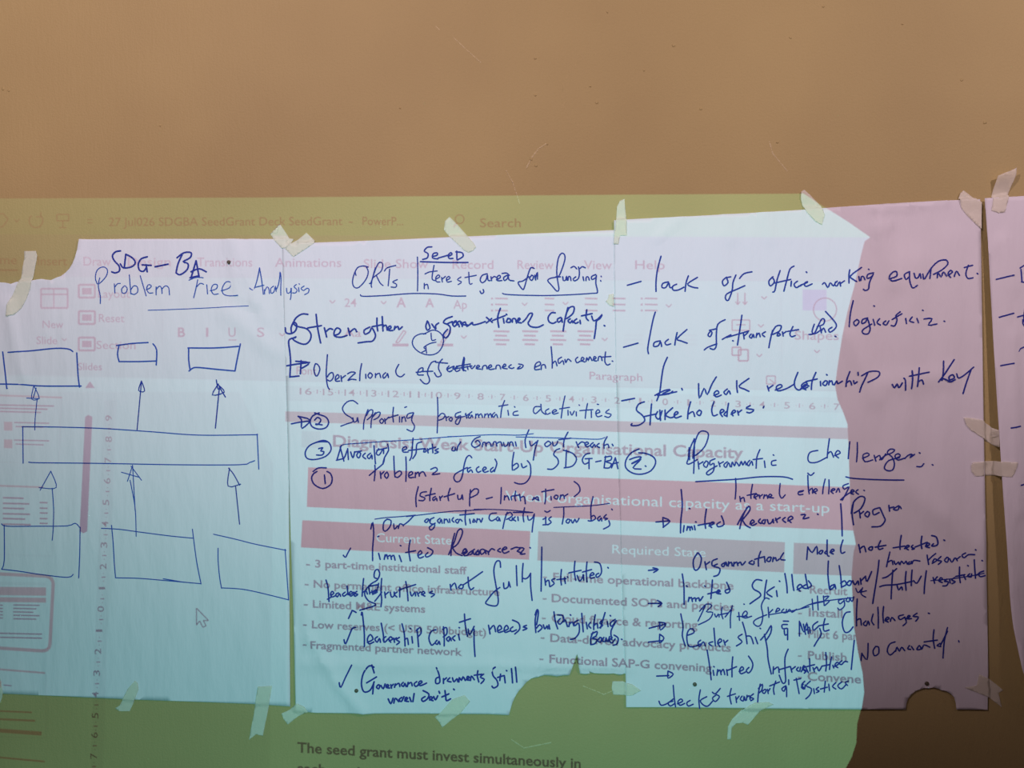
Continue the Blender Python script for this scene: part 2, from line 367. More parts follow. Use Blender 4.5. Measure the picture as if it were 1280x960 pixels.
STROKES = """
1|handwritten_heading|2.1|A: 605,335 580,340 565,360 575,385 598,410 600,435 580,445 562,440; 632,352 625,415; 632,352 665,370 680,395 660,415 620,420 605,400; 740,365 710,375 695,400 700,430 720,438 735,420; 715,405 760,408; 735,405 740,440; 780,415 845,402; 915,355 895,400 885,445; 890,370 925,345 960,345 955,370 920,390 945,400 940,430 905,455 885,445; 985,385 960,470; 985,385 1000,465; 960,440 1000,425 1035,440; 955,470 1000,460
1|handwritten_line|1.25|A: 505,598 505,560 495,510 502,470; 490,500 480,470 490,430 520,415 540,430 535,460 510,490 495,500; 575,500 578,545; 578,515 590,500 605,498; 625,510 612,525 615,545 632,545 640,525 630,510; 650,455 658,550; 658,530 672,510 690,515 692,540 675,553 660,548; 705,460 735,560; 735,530 755,520 760,508 745,505 738,525 748,545 768,545; 785,555 785,515; 785,530 800,512 812,520 815,548; 815,525 832,510 848,520 852,555; 950,482 985,468 1020,470; 993,480 985,520 973,570; 988,515 1005,498 1022,502; 1038,505 1042,550; 1055,535 1085,525 1090,505 1070,505 1060,530 1072,552 1095,550; 1110,535 1150,520 1160,495 1135,490 1115,520 1120,550 1150,560 1195,558 @ D: 235,590 255,602 275,560 290,500 297,455; 297,455 310,530 322,630; 268,585 325,570; 328,600 330,630; 330,610 343,582 355,590 360,625; 388,575 368,592 372,622 390,612 400,575 404,610; 404,600 418,570 428,520 431,480 437,520 435,600 436,635
2|handwritten_line|1.25|D: 475,590 480,622 500,615 505,590; 507,590 505,640 500,665; 540,565 525,580 545,600 535,620 515,620; 555,585 558,612; 558,560 562,563; 592,575 572,590 588,605 610,590 625,597 618,620 595,632
1|underline|1.0|A: 745,632 950,625 1245,610
1|drawn_box|1.7|A: 18,840 25,900 32,960 38,1020 40,1022; 45,842 150,835 280,822 345,825 368,838; 388,845 395,960 402,1015; 0,1000 100,1002 220,1010 410,1010
1|drawn_box|1.7|A: 600,805 592,850 600,888; 588,808 660,798 745,793; 770,800 788,830 786,905; 600,888 700,888 785,885
1|drawn_box|1.8|A: 948,820 948,880 955,930; 945,820 1080,820 1195,812; 1205,800 1190,870 1178,935; 950,935 970,920 1000,918 1100,928 1178,935
1|drawn_arrow|1.1|B: 190,155 180,250 178,310; 172,92 162,155 200,150 175,92; 138,150 200,153; 185,100 170,150
1|drawn_arrow|1.3|B: 712,70 690,310; 712,65 698,112 728,115 712,65
1|drawn_arrow|1.5|B: 1085,60 1092,100 1095,105; 1100,100 1090,200 1080,300; 1095,80 1065,135 1125,120 1095,85; 1100,95 1130,145
1|drawn_box|1.3|B: 118,295 120,475; 115,293 300,295 520,302 760,318 1000,335 1290,333; 148,470 200,473 500,476 900,483 1200,483 1250,472 1275,463; 1288,330 1296,505
1|drawn_arrow|1.1|B: 265,600 272,700 270,800 265,860; 258,515 205,610; 258,515 285,597 200,597
1|drawn_arrow|1.1|B: 655,560 680,700 685,840; 668,490 675,620 680,710; 668,485 642,565; 660,490 712,560; 612,520 700,545
1|drawn_arrow|1.3|B: 1180,590 1200,780; 1150,500 1143,590 1205,580; 1145,500 1170,530 1200,585
1|drawn_box|1.2|B: 12,778 40,790 200,790 340,788 380,775 402,795; 25,785 25,960 12,1005; 405,795 403,930 398,1048; 12,1005 100,1015 200,1030 340,1045 370,1030
1|drawn_box|1.2|B: 512,800 600,805 690,817 850,838 970,850; 562,785 570,870 575,960 582,1045; 965,805 985,960 1008,1078; 582,1047 700,1050 820,1060 1008,1077; 820,1052 925,1070
1|drawn_box|1.2|B: 1070,830 1180,855 1280,880 1432,910; 1093,900 1093,960 1100,1040 1110,1100; 1110,1098 1200,1103 1280,1117 1446,1157; 1428,905 1446,1158
2|handwritten_heading|1.5|E: 590,235 560,228 520,240 495,290 487,340 500,370 530,370 575,320 592,270 580,235; 520,240 505,265 510,290; 640,240 625,290 612,350 615,370; 600,345 612,335 640,250 665,205 688,215 680,260 645,290 620,310; 645,290 670,340 690,358; 735,250 730,310 725,360; 700,262 720,240 775,225; 785,320 755,335 780,350 775,370 745,368; 920,170 922,290 920,395; 965,345 965,380; 965,360 985,350 992,380; 1030,225 1018,290 1020,320 1040,325; 970,282 1000,268 1050,262; 1045,315 1068,300 1058,288 1042,305 1045,332 1068,335; 1080,305 1085,335; 1085,315 1105,298; 1112,325 1135,310 1128,298 1113,310 1118,335 1145,330; 1208,302 1185,320 1212,335 1190,352 @ F: 140,270 145,345 162,345; 115,305 190,290
2|handwritten_line|1.9|E: 1015,102 985,105 965,130 990,147 985,175 955,185; 1025,165 1050,157 1050,142 1025,147 1020,175 1055,182; 1058,176 1130,155; 1125,165 1148,152 1142,140 1125,155 1130,178 1155,178; 1180,130 1182,185; 1175,135 1215,140 1222,165 1185,188
2|underline|1.9|E: 940,200 1100,205 1255,205
2|underline|1.5|E: 540,420 560,430 700,425 880,412 1050,415 1150,428 1240,428
2|handwritten_heading|1.7|F: 262,280 230,290 216,320 230,340 255,320 264,285 268,322 282,325; 288,300 292,325; 292,312 308,298 320,302; 325,320 350,305 345,290 330,300 330,325 360,325; 395,290 372,305 378,325 398,310 402,288 408,320 440,327; 362,278 390,275 410,290; 215,395 225,412 240,402 236,385; 575,245 555,240 540,270 525,320 510,370 500,385 475,355 470,335 500,328 540,300; 560,290 545,310 560,325 572,300 560,290; 580,290 585,322; 585,305 597,270 597,315; 720,300 740,295 765,235 780,180 775,150 755,145 735,180 725,260 732,330 740,382 725,395 690,355 665,325 690,308 750,300; 765,300 770,325 785,320 790,295 794,322; 800,322 803,300 815,300 820,325; 852,300 835,315 845,327 870,310 876,270 870,235; 820,240 840,230 858,247; 880,245 895,232 915,240; 900,300 905,325; 920,325 922,302 935,302 942,322; 985,285 958,297 960,318 985,305 990,288 985,340 996,390 995,405; 1020,296 1022,300; 1017,325 1019,329
2|underline|1.5|F: 365,410 400,418 600,425 800,420 995,408
2|handwritten_line|2.1|E: 190,550 150,548 110,575 95,610 120,630 180,645 210,680 205,720 175,748 130,740 90,715 110,700; 40,640 45,672 80,678 110,655 115,615 95,600; 92,605 78,640 82,672; 245,550 255,640 275,740; 190,640 280,625; 300,640 315,700; 310,665 335,645 355,650; 365,690 395,680 408,655 385,640 365,665 370,695 410,702 450,690; 458,642 470,690; 470,668 500,645 515,665; 602,635 565,655 570,682 600,668 615,640 632,665 640,695 620,728 580,732 525,740; 650,575 650,620 655,660; 618,632 690,618; 685,565 690,660; 690,632 710,622 718,655; 722,652 742,642 740,627 725,637 730,657 755,657; 765,652 770,630; 770,642 790,630 796,652 818,633; 985,595 975,630 985,655 1003,640 990,600; 1015,615 1042,650 1040,625 1060,608; 1150,565 1110,580 1092,605 1120,618 1138,640 1130,685 1108,707 1092,685 1120,650; 1172,600 1155,612 1165,632 1187,610 1197,632; 1212,602 1217,630; 1217,612 1237,600 1247,630 1280,605 @ F: 0,612 30,598; 30,600 35,622; 35,608 55,592 62,620; 62,605 82,595 92,617 130,620; 140,622 165,605; 165,605 170,620 210,612 250,598; 258,570 297,603; 258,607 292,578; 350,510 332,570 340,635; 300,590 382,558; 370,578 375,607; 390,549 393,552; 402,577 390,600 415,602 417,582 400,577; 430,602 432,580 450,580 457,607; 463,598 482,582 472,575 463,600 490,607; 500,600 520,580 545,545 565,548 545,590 535,610 555,632 600,636 635,620; 715,540 690,540 668,570 675,600 700,610 720,600; 752,570 730,582 735,602 755,590 757,572 762,602; 800,505 785,560 775,610 768,660; 790,540 810,505 840,500 835,540 800,572 780,580; 815,580 800,592 815,607 828,590 832,605; 858,580 840,595 850,610 868,602; 880,590 883,612; 925,520 920,570 935,590; 890,560 960,545; 958,562 970,592 1000,580 1028,550 1012,578 990,595 985,640 975,710; 1041,624 1045,627
2|circled_mark|1.5|E: 975,680 940,680 900,700 885,740 905,780 950,810 1010,820 1060,800 1090,750 1090,700 1060,665 1020,655 985,670 960,682; 1010,675 1015,722 1040,718; 1042,735 1000,745 962,770 978,785 950,802; 975,765 980,808
2|bracket_arrow|2.1|E: 105,705 70,715 62,740 70,800 75,870 70,960 75,965 130,960; 50,892 120,880 200,870; 145,858 140,945; 110,862 200,872 150,908
2|handwritten_line|1.7|G: 240,25 230,60 240,102 255,102 270,60 255,30 240,25; 320,-35 316,20 312,100 320,170 333,195; 320,112 335,90 355,85 360,115 340,140 320,132; 375,132 397,115 390,97 375,112 375,140 402,140; 410,105 415,142; 415,122 440,103; 455,92 480,80 507,85 485,105 455,137 480,128 510,132; 548,25 538,80 535,137; 575,95 576,122; 602,85 590,105 605,122 620,100 605,85; 640,117 640,90; 640,102 665,88 675,117; 707,85 690,102 695,122 715,102 720,88 727,117; 795,30 775,70 785,102 810,112 832,95; 910,82 950,77 955,52 930,62 920,97 958,100; 1040,8 1010,20 985,80 1000,130 990,155 965,157 938,130; 945,77 1020,75; 1085,-5 1065,20 1060,60 1078,100 1050,112 1032,85; 1040,15 1120,22; 1130,40 1115,60 1130,78 1150,70; 1190,42 1168,57 1180,77 1202,65; 1232,-10 1225,60 1240,72; 1195,55 1280,40 @ F: 0,915 30,900 45,895 35,915 70,908; 108,835 95,900 105,925; 60,895 150,880; 130,895 135,917; 150,890 160,912 182,890; 190,907 212,897 200,888 190,910 220,914; 230,917 235,895 255,890 262,912; 270,907 292,897 285,885 270,900 280,917 310,912; 320,912 325,890 345,890 352,912; 363,902 387,892 378,880 363,905 395,912; 422,885 405,900 425,910 440,905; 472,880 502,888 490,907 462,912 482,895; 580,902 617,885 610,865 585,880 580,917 612,915; 622,917 625,890 645,885 652,907; 688,765 695,850 695,907; 695,882 715,860 727,892; 757,835 735,850 740,877 765,857 772,882; 780,850 785,872 800,847 820,862; 865,835 850,850 860,872 880,862; 888,862 907,847 895,835 888,855 912,867; 920,862 925,837 935,857 945,832 960,857; 968,852 987,840 975,830 970,855 990,860; 1000,857 1005,832 1020,832 1027,857; 1050,800 1045,860 1060,887 1080,880; 1020,835 1085,830; 1094,860 1098,862
2|circled_number|1.9|G: 80,425 130,415 205,405; 125,375 205,400 150,455 147,400 125,375; 265,352 222,372 205,410 220,445 265,460 310,450 328,415 310,380 265,363 235,352; 235,400 255,382 277,400 255,430 240,425 285,432
2|handwritten_line|1.6|G: 522,292 490,270 450,280 420,320 440,360 480,385 490,410 450,425 410,440; 490,385 497,412 515,405 520,380 526,415; 590,330 565,400 560,460; 580,370 600,335 622,335 615,370 585,397; 640,350 615,390 610,450; 625,375 650,350 672,350 660,380 630,397; 682,390 668,405 680,422 695,405 682,390; 702,390 706,422; 706,402 728,380; 760,315 755,370 760,412; 720,387 790,365; 800,378 800,412; 835,316 847,311; 815,412 816,380; 816,392 832,377 842,407; 892,350 855,360 850,387 880,377 895,350 880,400 900,440 885,475 850,462; 1052,250 1055,350 1050,485; 1055,380 1080,355 1102,365 1090,390 1055,402; 1108,375 1112,402; 1112,385 1128,376; 1142,380 1130,395 1145,407 1152,387 1140,380; 1207,345 1175,357 1175,382 1207,370 1203,400 1190,427 1172,417 1190,387 1232,375; 1238,360 1247,387; 1247,370 1280,345 @ H: 120,355 125,382; 147,365 135,380 150,387 160,365 167,382; 185,387 187,360; 187,370 200,358 207,382; 207,370 222,358 232,382; 245,382 247,360; 247,370 265,357 272,382; 272,370 285,356 292,380; 312,350 297,365 305,382 322,360 332,382; 378,270 360,320 352,382; 340,308 400,298; 400,335 405,367; 444,310 447,314; 465,340 440,347 437,367 470,367; 612,310 580,312 570,340 585,357 615,330; 620,295 625,340 650,362; 672,325 650,340 660,362 682,352; 700,350 725,338 712,330 695,345 705,360 735,352; 780,240 765,310 755,385; 745,325 810,315; 800,335 801,367; 815,345 826,367 842,340; 855,345 856,372; 874,299 877,302; 930,290 920,340 915,387; 880,337 965,330; 955,340 956,382; 995,294 1003,296; 985,357 1012,347 1000,330 985,350 995,377 1025,370; 1072,330 1050,350 1087,362 1070,382 1045,375
2|circled_number|1.8|G: 320,545 260,545 200,570 172,615 185,655 240,662 310,640 345,595 330,550 290,535 240,550; 262,590 290,583 275,605 297,610 285,632 248,632
2|handwritten_line|1.8|G: 412,570 385,660; 405,580 430,672; 380,667 430,655; 452,600 438,640 430,652; 455,590 460,662; 475,612 490,652 502,610; 527,612 515,635 530,652 542,622 527,612; 500,612 548,605; 572,620 555,640 575,657; 607,620 585,640 600,657 615,630 618,657; 630,570 640,690; 662,590 645,620 665,632 692,590 694,622; 720,560 727,600 700,650 690,692; 650,600 715,585; 820,602 847,590 840,575 820,590 825,612 857,612; 890,520 885,580 880,640 868,667; 947,545 915,560 910,620 888,655; 860,602 960,590; 967,590 960,612 977,607 970,590; 985,590 990,617; 990,600 1003,588; 1018,560 1022,617; 1000,592 1040,580; 1057,590 1035,602 1060,612 1035,622; 1157,578 1148,600 1170,602 1170,580; 1182,602 1190,572 1207,545 @ H: 215,510 180,525 158,560 180,582 217,560 200,535 185,545; 230,577 235,550 250,550 256,572; 256,558 268,548 280,550 290,574; 300,572 305,548 320,545 327,572; 327,555 342,546 355,548 362,572; 372,550 377,574 395,568 402,548; 410,572 415,548 430,548 437,572; 450,545 456,572; 540,465 515,530 520,582; 545,540 555,572 590,545; 600,535 580,600 570,665; 667,540 645,560 660,577 687,555 670,540; 697,545 705,572 725,560 732,540; 800,480 775,530 770,577; 740,530 820,520; 855,545 870,582; 870,562 890,545 910,550; 915,567 937,555 925,545 912,560 925,577 945,570; 967,550 950,565 960,582 975,560 982,577; 1007,555 990,570 1010,582; 1060,510 1040,550 1040,587; 1045,567 1065,560 1072,582; 1094,560 1100,570
2|strike_line|1.2|G: 410,600 420,565 560,552 720,540 730,540 900,530 1120,512 1280,503 @ H: 0,510 130,505 300,497 470,500 570,490; 455,512 600,515 780,520 850,522 1000,527 1045,515
2|circled_number|1.9|G: 250,742 225,760 215,790 235,830 290,855 340,830 352,790 340,755 318,742; 225,742 260,718 312,718; 300,765 306,822
2|handwritten_line|1.8|G: 632,802 638,740 636,700; 600,767 645,728 690,690 700,650; 672,745 677,787; 677,762 697,742; 717,745 700,765 715,787 727,765 717,745; 762,640 765,720 770,777; 770,757 800,737 814,755 790,780 770,777; 842,645 845,720 842,807; 860,772 887,757 880,742 862,755 865,782 895,780; 905,782 906,750; 906,762 925,745 932,772; 932,760 945,746 960,745 974,772; 1008,727 1040,715 1050,735 1015,762 1067,756 @ H: 160,650 145,635 125,650 110,700 100,760 85,800 60,810 42,790 50,760 90,735 130,715; 152,715 132,725 137,747 155,730 165,747; 207,710 190,725 200,747 220,740; 233,737 257,722 245,712 232,730 245,747 270,740; 302,715 285,730 290,747 310,730; 315,660 327,690 310,742; 440,615 430,680 430,732; 430,707 460,687 470,710 440,732; 490,690 500,717 525,705; 530,670 550,700 550,770 520,815 480,825 445,815; 745,590 720,600 705,630 730,655 735,690 700,725 665,725; 790,600 785,712; 770,600 830,620 857,660 830,705 775,717; 945,620 915,630 895,665 910,692 935,682; 915,657 960,655; 940,655 940,722; 985,677 1020,670; 1050,640 1040,717; 1045,647 1087,640 1085,665 1050,675 1087,690 1075,717 1040,717; 1115,650 1090,717; 1115,650 1132,722; 1090,692 1142,680
2|handwritten_line|1.8|I: 818,-10 802,60 805,122; 872,23 840,28 830,50 862,65 850,82 822,80; 905,0 895,50 895,82; 865,50 930,35; 932,55 915,65 920,82 938,65 942,82; 960,55 965,80; 965,65 980,50; 1030,0 1015,50 1020,82; 990,57 1060,35; 1080,45 1085,72 1105,65 1110,40 1116,72; 1165,10 1160,70 1160,117; 1160,37 1190,5 1217,10 1210,40 1165,62 @ J: 150,70 190,60; 250,-5 248,60 245,102; 270,77 272,50; 272,62 290,50 302,77; 315,57 318,77; 345,20 340,60 345,82; 320,52 370,45; 372,40 378,82; 378,62 402,55 410,102; 470,62 455,80 490,55 498,75; 465,62 500,80; 545,5 545,60 540,102; 520,22 600,8; 580,55 583,77; 612,45 600,60 620,72 627,50 612,45; 640,72 645,45; 645,55 660,42 670,67; 670,52 692,38; 735,-45 765,-20 772,20 735,55
2|strike_line|1.3|I: 530,205 600,195 700,188 800,178; 740,188 1020,155 1100,150 1280,140 @ J: 70,140 150,140 300,145 460,160; 600,127 700,122 850,115 970,100
2|handwritten_line|1.8|I: 612,205 590,225 585,270 600,285 630,255 637,215 610,205; 655,237 660,272 680,250; 685,267 695,237 715,242 718,250; 718,245 750,222 790,180; 872,205 860,220 875,227 887,205 872,205; 895,227 900,205; 922,195 895,210 900,235 927,240 920,265 900,277 893,257 930,232; 962,200 945,215 960,232 970,205 977,232; 990,232 991,205; 991,215 1005,205 1017,227; 1025,205 1028,227; 1052,195 1042,212 1055,225; 1082,205 1065,215 1080,232 1095,205 1110,217; 1135,145 1130,200 1135,242; 1095,177 1190,168; 1160,205 1165,232; 1187,205 1180,225 1197,220 1187,205; 1205,227 1210,202; 1210,210 1225,205 1235,227 1245,200 @ J: 217,165 180,170 168,200 185,217 210,205; 227,190 215,205 230,217 235,195 242,217; 290,160 275,200 260,267; 280,175 310,160 322,185 285,207; 312,192 300,205 318,215 325,195 328,212; 342,190 330,205 345,217; 360,190 363,214; 405,130 395,180 400,222; 330,160 455,160; 425,185 432,212 455,200 470,170; 470,180 460,240 455,290; 545,190 546,242; 528,205 548,195; 528,242 560,240; 540,150 555,158 575,148; 582,190 565,205 582,225 560,242; 665,125 665,180 655,237; 692,205 680,220 695,232 707,210 692,205; 715,210 725,232 740,205 750,227 767,200; 860,55 845,130 848,212; 845,192 865,180 877,200 850,217 828,215; 907,185 890,200 900,217 915,195 918,217; 948,175 930,195 958,200 940,210; 965,215 970,247 930,270; 984,138 988,142
2|check_mark|1.8|I: 320,445 335,458 350,430 368,398
2|handwritten_line|1.9|I: 503,270 515,225 522,300 515,400 515,480; 555,432 565,472; 549,321 556,318; 592,472 598,442; 598,455 608,440 616,468; 616,455 632,445 640,472; 640,455 655,445 664,477; 692,447 706,487; 699,380 703,382; 765,345 755,410 765,482; 735,427 800,415; 815,447 842,432 832,415 815,437 825,464 852,455; 882,427 865,445 875,457 905,442 914,415 880,395; 1060,300 1040,380 1035,447; 1020,440 1060,350 1080,285 1105,270 1112,300 1080,370 1045,395; 1045,395 1070,430 1110,447; 1108,432 1142,415 1130,400 1115,420 1125,447 1155,440; 1192,405 1175,420 1192,440; 1217,410 1200,430 1220,442 1228,415; 1228,415 1245,405 1275,418 @ J: 0,440 25,420 12,408; 30,435 55,415 65,425 45,440; 92,420 75,435 95,442 102,420 92,420; 110,420 118,440 138,425 142,412 148,435; 160,420 166,440; 166,425 185,402 205,410; 242,400 225,415 245,425; 255,412 287,400 275,390 255,410 270,432 300,420; 315,405 350,392 375,402 355,418 385,428; 370,395 402,400 375,437 407,435; 440,394 444,397
2|handwritten_line|1.9|I: 205,610 218,660 225,752; 215,737 237,725; 238,712 257,697 245,685 235,705 245,722 265,715; 287,695 270,705 280,722 295,700 302,717; 332,690 315,705 325,717 347,700; 345,650 352,707; 358,707 382,697 370,685 360,700 370,717 385,707; 390,690 394,715; 410,685 396,698 417,705 400,717; 455,600 450,650 445,717; 450,692 470,680 480,702; 490,660 496,702; 510,680 516,705; 515,690 535,675 545,690 520,702; 545,600 525,590 530,550 550,540 562,570 545,610 505,635 470,675 463,710 490,750 537,775 430,810; 490,652 550,640; 500,692 540,682 555,632; 575,600 570,680 575,740 570,787; 530,750 560,712 575,690; 595,690 600,727; 600,707 620,690; 632,690 640,722 657,715 658,690; 677,690 660,705 675,722; 695,660 695,722; 735,620 745,680 750,747; 690,675 800,640; 765,690 775,717 797,690 800,715; 810,690 820,717; 820,700 833,690; 840,707 862,697 850,685 840,705 862,717; 912,685 890,695 927,705 905,722; 1030,640 1035,677; 1035,657 1060,630 1072,667; 1102,640 1085,660 1110,667 1117,645 1100,640; 1150,590 1155,650 1170,672 1187,660; 1120,640 1165,610 1245,555 @ J: 245,525 240,485 215,490 200,550 215,650 230,740 220,780 180,780 146,765 160,740 200,690 240,660; 265,630 270,667 295,655 300,622; 300,622 310,657; 350,515 352,580 355,647; 395,500 390,560 390,622; 393,597 410,602 430,590 445,565; 445,570 445,650 455,745; 520,390 518,530 515,682; 540,600 545,642; 545,622 565,610 572,652; 607,600 585,610 602,632 578,652; 650,540 645,600 650,642; 620,607 680,600; 670,595 676,632; 689,588 692,591; 740,485 735,550 745,612; 700,562 780,545; 755,580 770,617 790,592 795,570 798,610; 820,490 815,550 820,622; 790,557 850,540; 840,582 867,572 855,560 840,577 845,597 870,592; 897,565 880,575 885,592 905,580 917,550 905,500 870,490; 958,526 962,530
2|check_mark|2.0|K: 355,118 375,75 380,65 405,78; 325,260 335,288 360,230 380,185 402,178
2|handwritten_line|2.0|K: 440,95 445,75 455,160 460,230 460,305; 480,277 517,257 500,225 480,255 490,287 522,275; 547,240 530,255 545,277 560,250 567,277; 602,240 585,255 595,277 617,255; 572,150 585,220 590,275; 625,267 647,257 635,240 622,255 635,277; 655,250 660,277; 660,260 672,248; 692,245 672,260 694,275 675,292; 710,155 725,220 730,302; 727,262 745,250 752,292; 775,240 780,282; 764,184 768,187; 810,190 815,250 820,307; 805,200 830,180 837,215 815,242; 935,195 905,205 888,250 905,297 925,285; 942,265 930,280 945,292 955,270 962,292; 985,175 990,240 990,302; 980,190 1005,180 1008,220 985,242; 1022,240 1005,255 1020,272 1030,245 1037,267; 1062,235 1045,250 1060,267; 1085,225 1092,262; 1089,180 1092,182; 1125,90 1130,160 1145,237; 1092,145 1165,120; 1150,190 1160,227 1190,170; 1190,190 1190,280 1196,370 @ L: 165,165 175,222; 175,192 200,165 212,207; 225,202 252,187 240,165 225,185 230,212 260,205; 270,202 297,187 285,165 270,185 275,212 310,200; 327,175 310,190 320,207 350,195; 325,130 365,150 372,190 340,222; 417,165 395,175 422,185 395,197; 490,60 475,130 480,212; 475,95 488,60 497,80 485,160; 485,182 505,160 522,180 495,207; 530,160 540,187 555,165 560,185; 567,160 572,187; 600,75 610,140 625,187; 642,120 625,140 640,157 662,135; 625,95 660,100 667,140; 677,130 690,172; 709,94 712,97; 700,172 705,145; 705,155 722,142 732,167; 762,130 735,145 740,167 765,150 768,210 740,250 710,258; 785,85 790,150 795,207; 815,145 822,187; 842,145 830,165 845,182; 875,95 865,150 865,192; 868,165 885,150 892,182; 920,130 905,150 925,162 905,180; 940,80 925,130 910,182; 955,140 960,172; 974,99 977,102; 1007,125 975,150 985,172 1017,130 980,200 985,260; 860,210 845,250 845,292; 850,222 887,205 880,235 855,250 887,260 870,287 845,292; 907,245 890,265 910,277 917,250 905,245; 932,245 920,265 940,272 947,245 950,270; 960,272 970,240; 987,245 970,265 985,282 1007,255; 1000,230 1027,250 1020,287 995,297; 1049,257 1053,259
2|check_mark|1.9|K: 298,540 310,568 335,510 378,425
2|handwritten_line|2.1|K: 525,440 495,430 455,480 440,550 455,605 490,602 510,577 525,540; 475,547 540,508; 512,425 525,480; 522,545 515,620; 552,560 540,575 555,587 562,565 552,560; 570,565 585,587 597,555; 605,577 622,567 610,558 605,577 627,582; 635,560 640,582; 640,570 652,557; 660,577 665,555; 665,565 688,550 695,572; 717,545 705,560 720,572 728,550 737,572; 745,572 750,545; 750,557 770,545 777,567; 807,540 790,555 800,572 815,565; 815,562 842,545 835,535 820,547 830,567 872,550; 957,510 935,520 935,552 960,545 957,500 940,445; 985,520 985,552; 985,532 1005,515; 1027,515 1010,535 1035,542; 1045,515 1055,542 1075,520 1080,540; 1088,542 1090,512 1105,532 1115,507 1130,532; 1138,527 1157,512 1145,505 1140,527 1160,530; 1165,532 1170,502 1190,527; 1215,465 1210,500 1220,542; 1190,497 1240,490; 1252,490 1230,510 1257,525 1235,552 @ L: 210,440 190,460 195,500 220,530 227,565 200,582 188,570; 245,490 240,532; 225,512 265,500; 270,500 276,547; 284,464 287,467; 318,450 325,547; 345,440 353,542
2|handwritten_line|2.2|K: 618,655 635,687 650,650; 655,682 665,650 687,672; 707,645 690,660 705,672 722,640; 728,667 747,652 735,645 730,667 752,672; 760,645 770,672; 790,620 782,672; 862,640 840,655 850,672 880,652 887,622 850,600; 893,662 912,650 900,640 893,657 915,667; 920,640 932,662 947,635; 955,605 960,617; 995,600 1000,640 1005,667 1032,655; 975,642 1020,622; 1053,590 1057,594
3|handwritten_line|1.9|M: 75,677 165,652; 298,485 275,570 265,650 265,718; 347,655 310,665 305,692 330,692 350,660 357,692 375,690; 402,670 375,685 380,710 415,708 450,690; 480,615 465,660 458,717; 540,625 475,668 510,690 542,695; 732,625 705,650 715,682 742,660 735,630 760,622; 795,610 775,660 770,710 745,777 725,767 735,735 800,705 855,680; 820,632 850,600 902,588; 1042,620 1015,650 1025,682 1052,655 1040,625; 1090,580 1070,640 1055,712 1042,722; 1182,550 1155,570 1135,640 1115,715; 1055,662 1160,638; 1165,650 1162,682; 1264,588 1267,591; 1205,650 1183,670 1195,692 1215,685; 1215,682 1228,680 @ N: 0,676 40,660 45,652 25,665 35,685 75,668; 38,589 41,592; 145,670 160,660 180,692 197,660 217,682 232,655; 242,650 225,670 240,682 252,660; 260,655 265,682; 265,665 290,648; 325,575 320,610 320,662; 402,560 330,615 350,640 370,652; 385,620 390,647; 449,571 452,573; 398,645 402,622 415,620 425,640; 482,595 445,605 440,632 470,620 482,600 455,660 450,700 430,712 415,705; 580,637 627,620 625,590 600,595 580,625 600,652 660,635; 712,590 680,610 690,642 715,620; 715,590 715,650 735,697 767,680; 745,600 755,632 775,625 785,600 792,632; 805,605 810,637; 820,635 860,570 910,520 960,510 972,540 930,580 880,605; 862,570 855,632; 905,627 910,595 930,622 945,590 965,617; 975,612 1002,592 990,580 975,600 990,627; 1015,620 1030,585 1050,612; 1112,545 1095,600 1110,632 1142,628; 1085,560 1140,545; 1170,599 1174,602
3|handwritten_line|1.9|O: 50,182 145,155; 260,-50 245,0 225,100 210,190 215,225; 292,140 255,150 250,177 280,172 295,145 302,177; 347,130 325,150 335,167 362,160; 405,85 395,130 390,167; 470,65 405,125 430,140 472,155; 627,75 610,100 625,112 637,85 625,75; 620,70 665,60; 722,0 675,30 665,100 665,170 650,197 625,190; 668,160 610,182 586,200; 835,-30 825,40 805,167; 705,130 725,118 760,100; 735,117 880,75; 845,90 850,127; 850,107 875,85; 897,95 885,110 900,122 910,95 917,117; 930,117 935,90; 935,102 950,88 957,112; 992,80 970,95 987,112; 1040,70 1025,130 1015,185; 1030,100 1060,45 1097,40 1085,75 1040,97; 1077,85 1070,107 1092,100 1077,85; 1105,80 1110,107; 1110,92 1130,78; 1175,45 1155,90 1165,112 1190,105; 1140,77 1212,65; 773,139 777,141 @ P: 55,97 90,90 115,40 140,-5 158,0 150,30 110,45; 90,30 75,80 95,92 130,70; 130,50 137,87; 137,75 152,55 165,82; 207,50 185,65 195,82 225,62 237,35 215,0 165,-55; 228,109 233,112 @ N: 348,780 330,860 320,952; 372,905 350,925 365,947 387,920 372,905; 442,895 410,905 405,932 430,922 442,900 460,965 445,1000 415,998 410,975 470,935; 480,905 490,942; 484,814 488,817; 522,900 505,925 527,942; 562,915 545,930 565,942 582,915; 655,855 628,880 635,910 620,947 598,945; 605,905 665,868; 690,900 695,932; 732,890 715,915 742,925; 765,900 775,927; 804,844 808,846; 815,902 870,900 845,942 902,935; 949,916 953,918
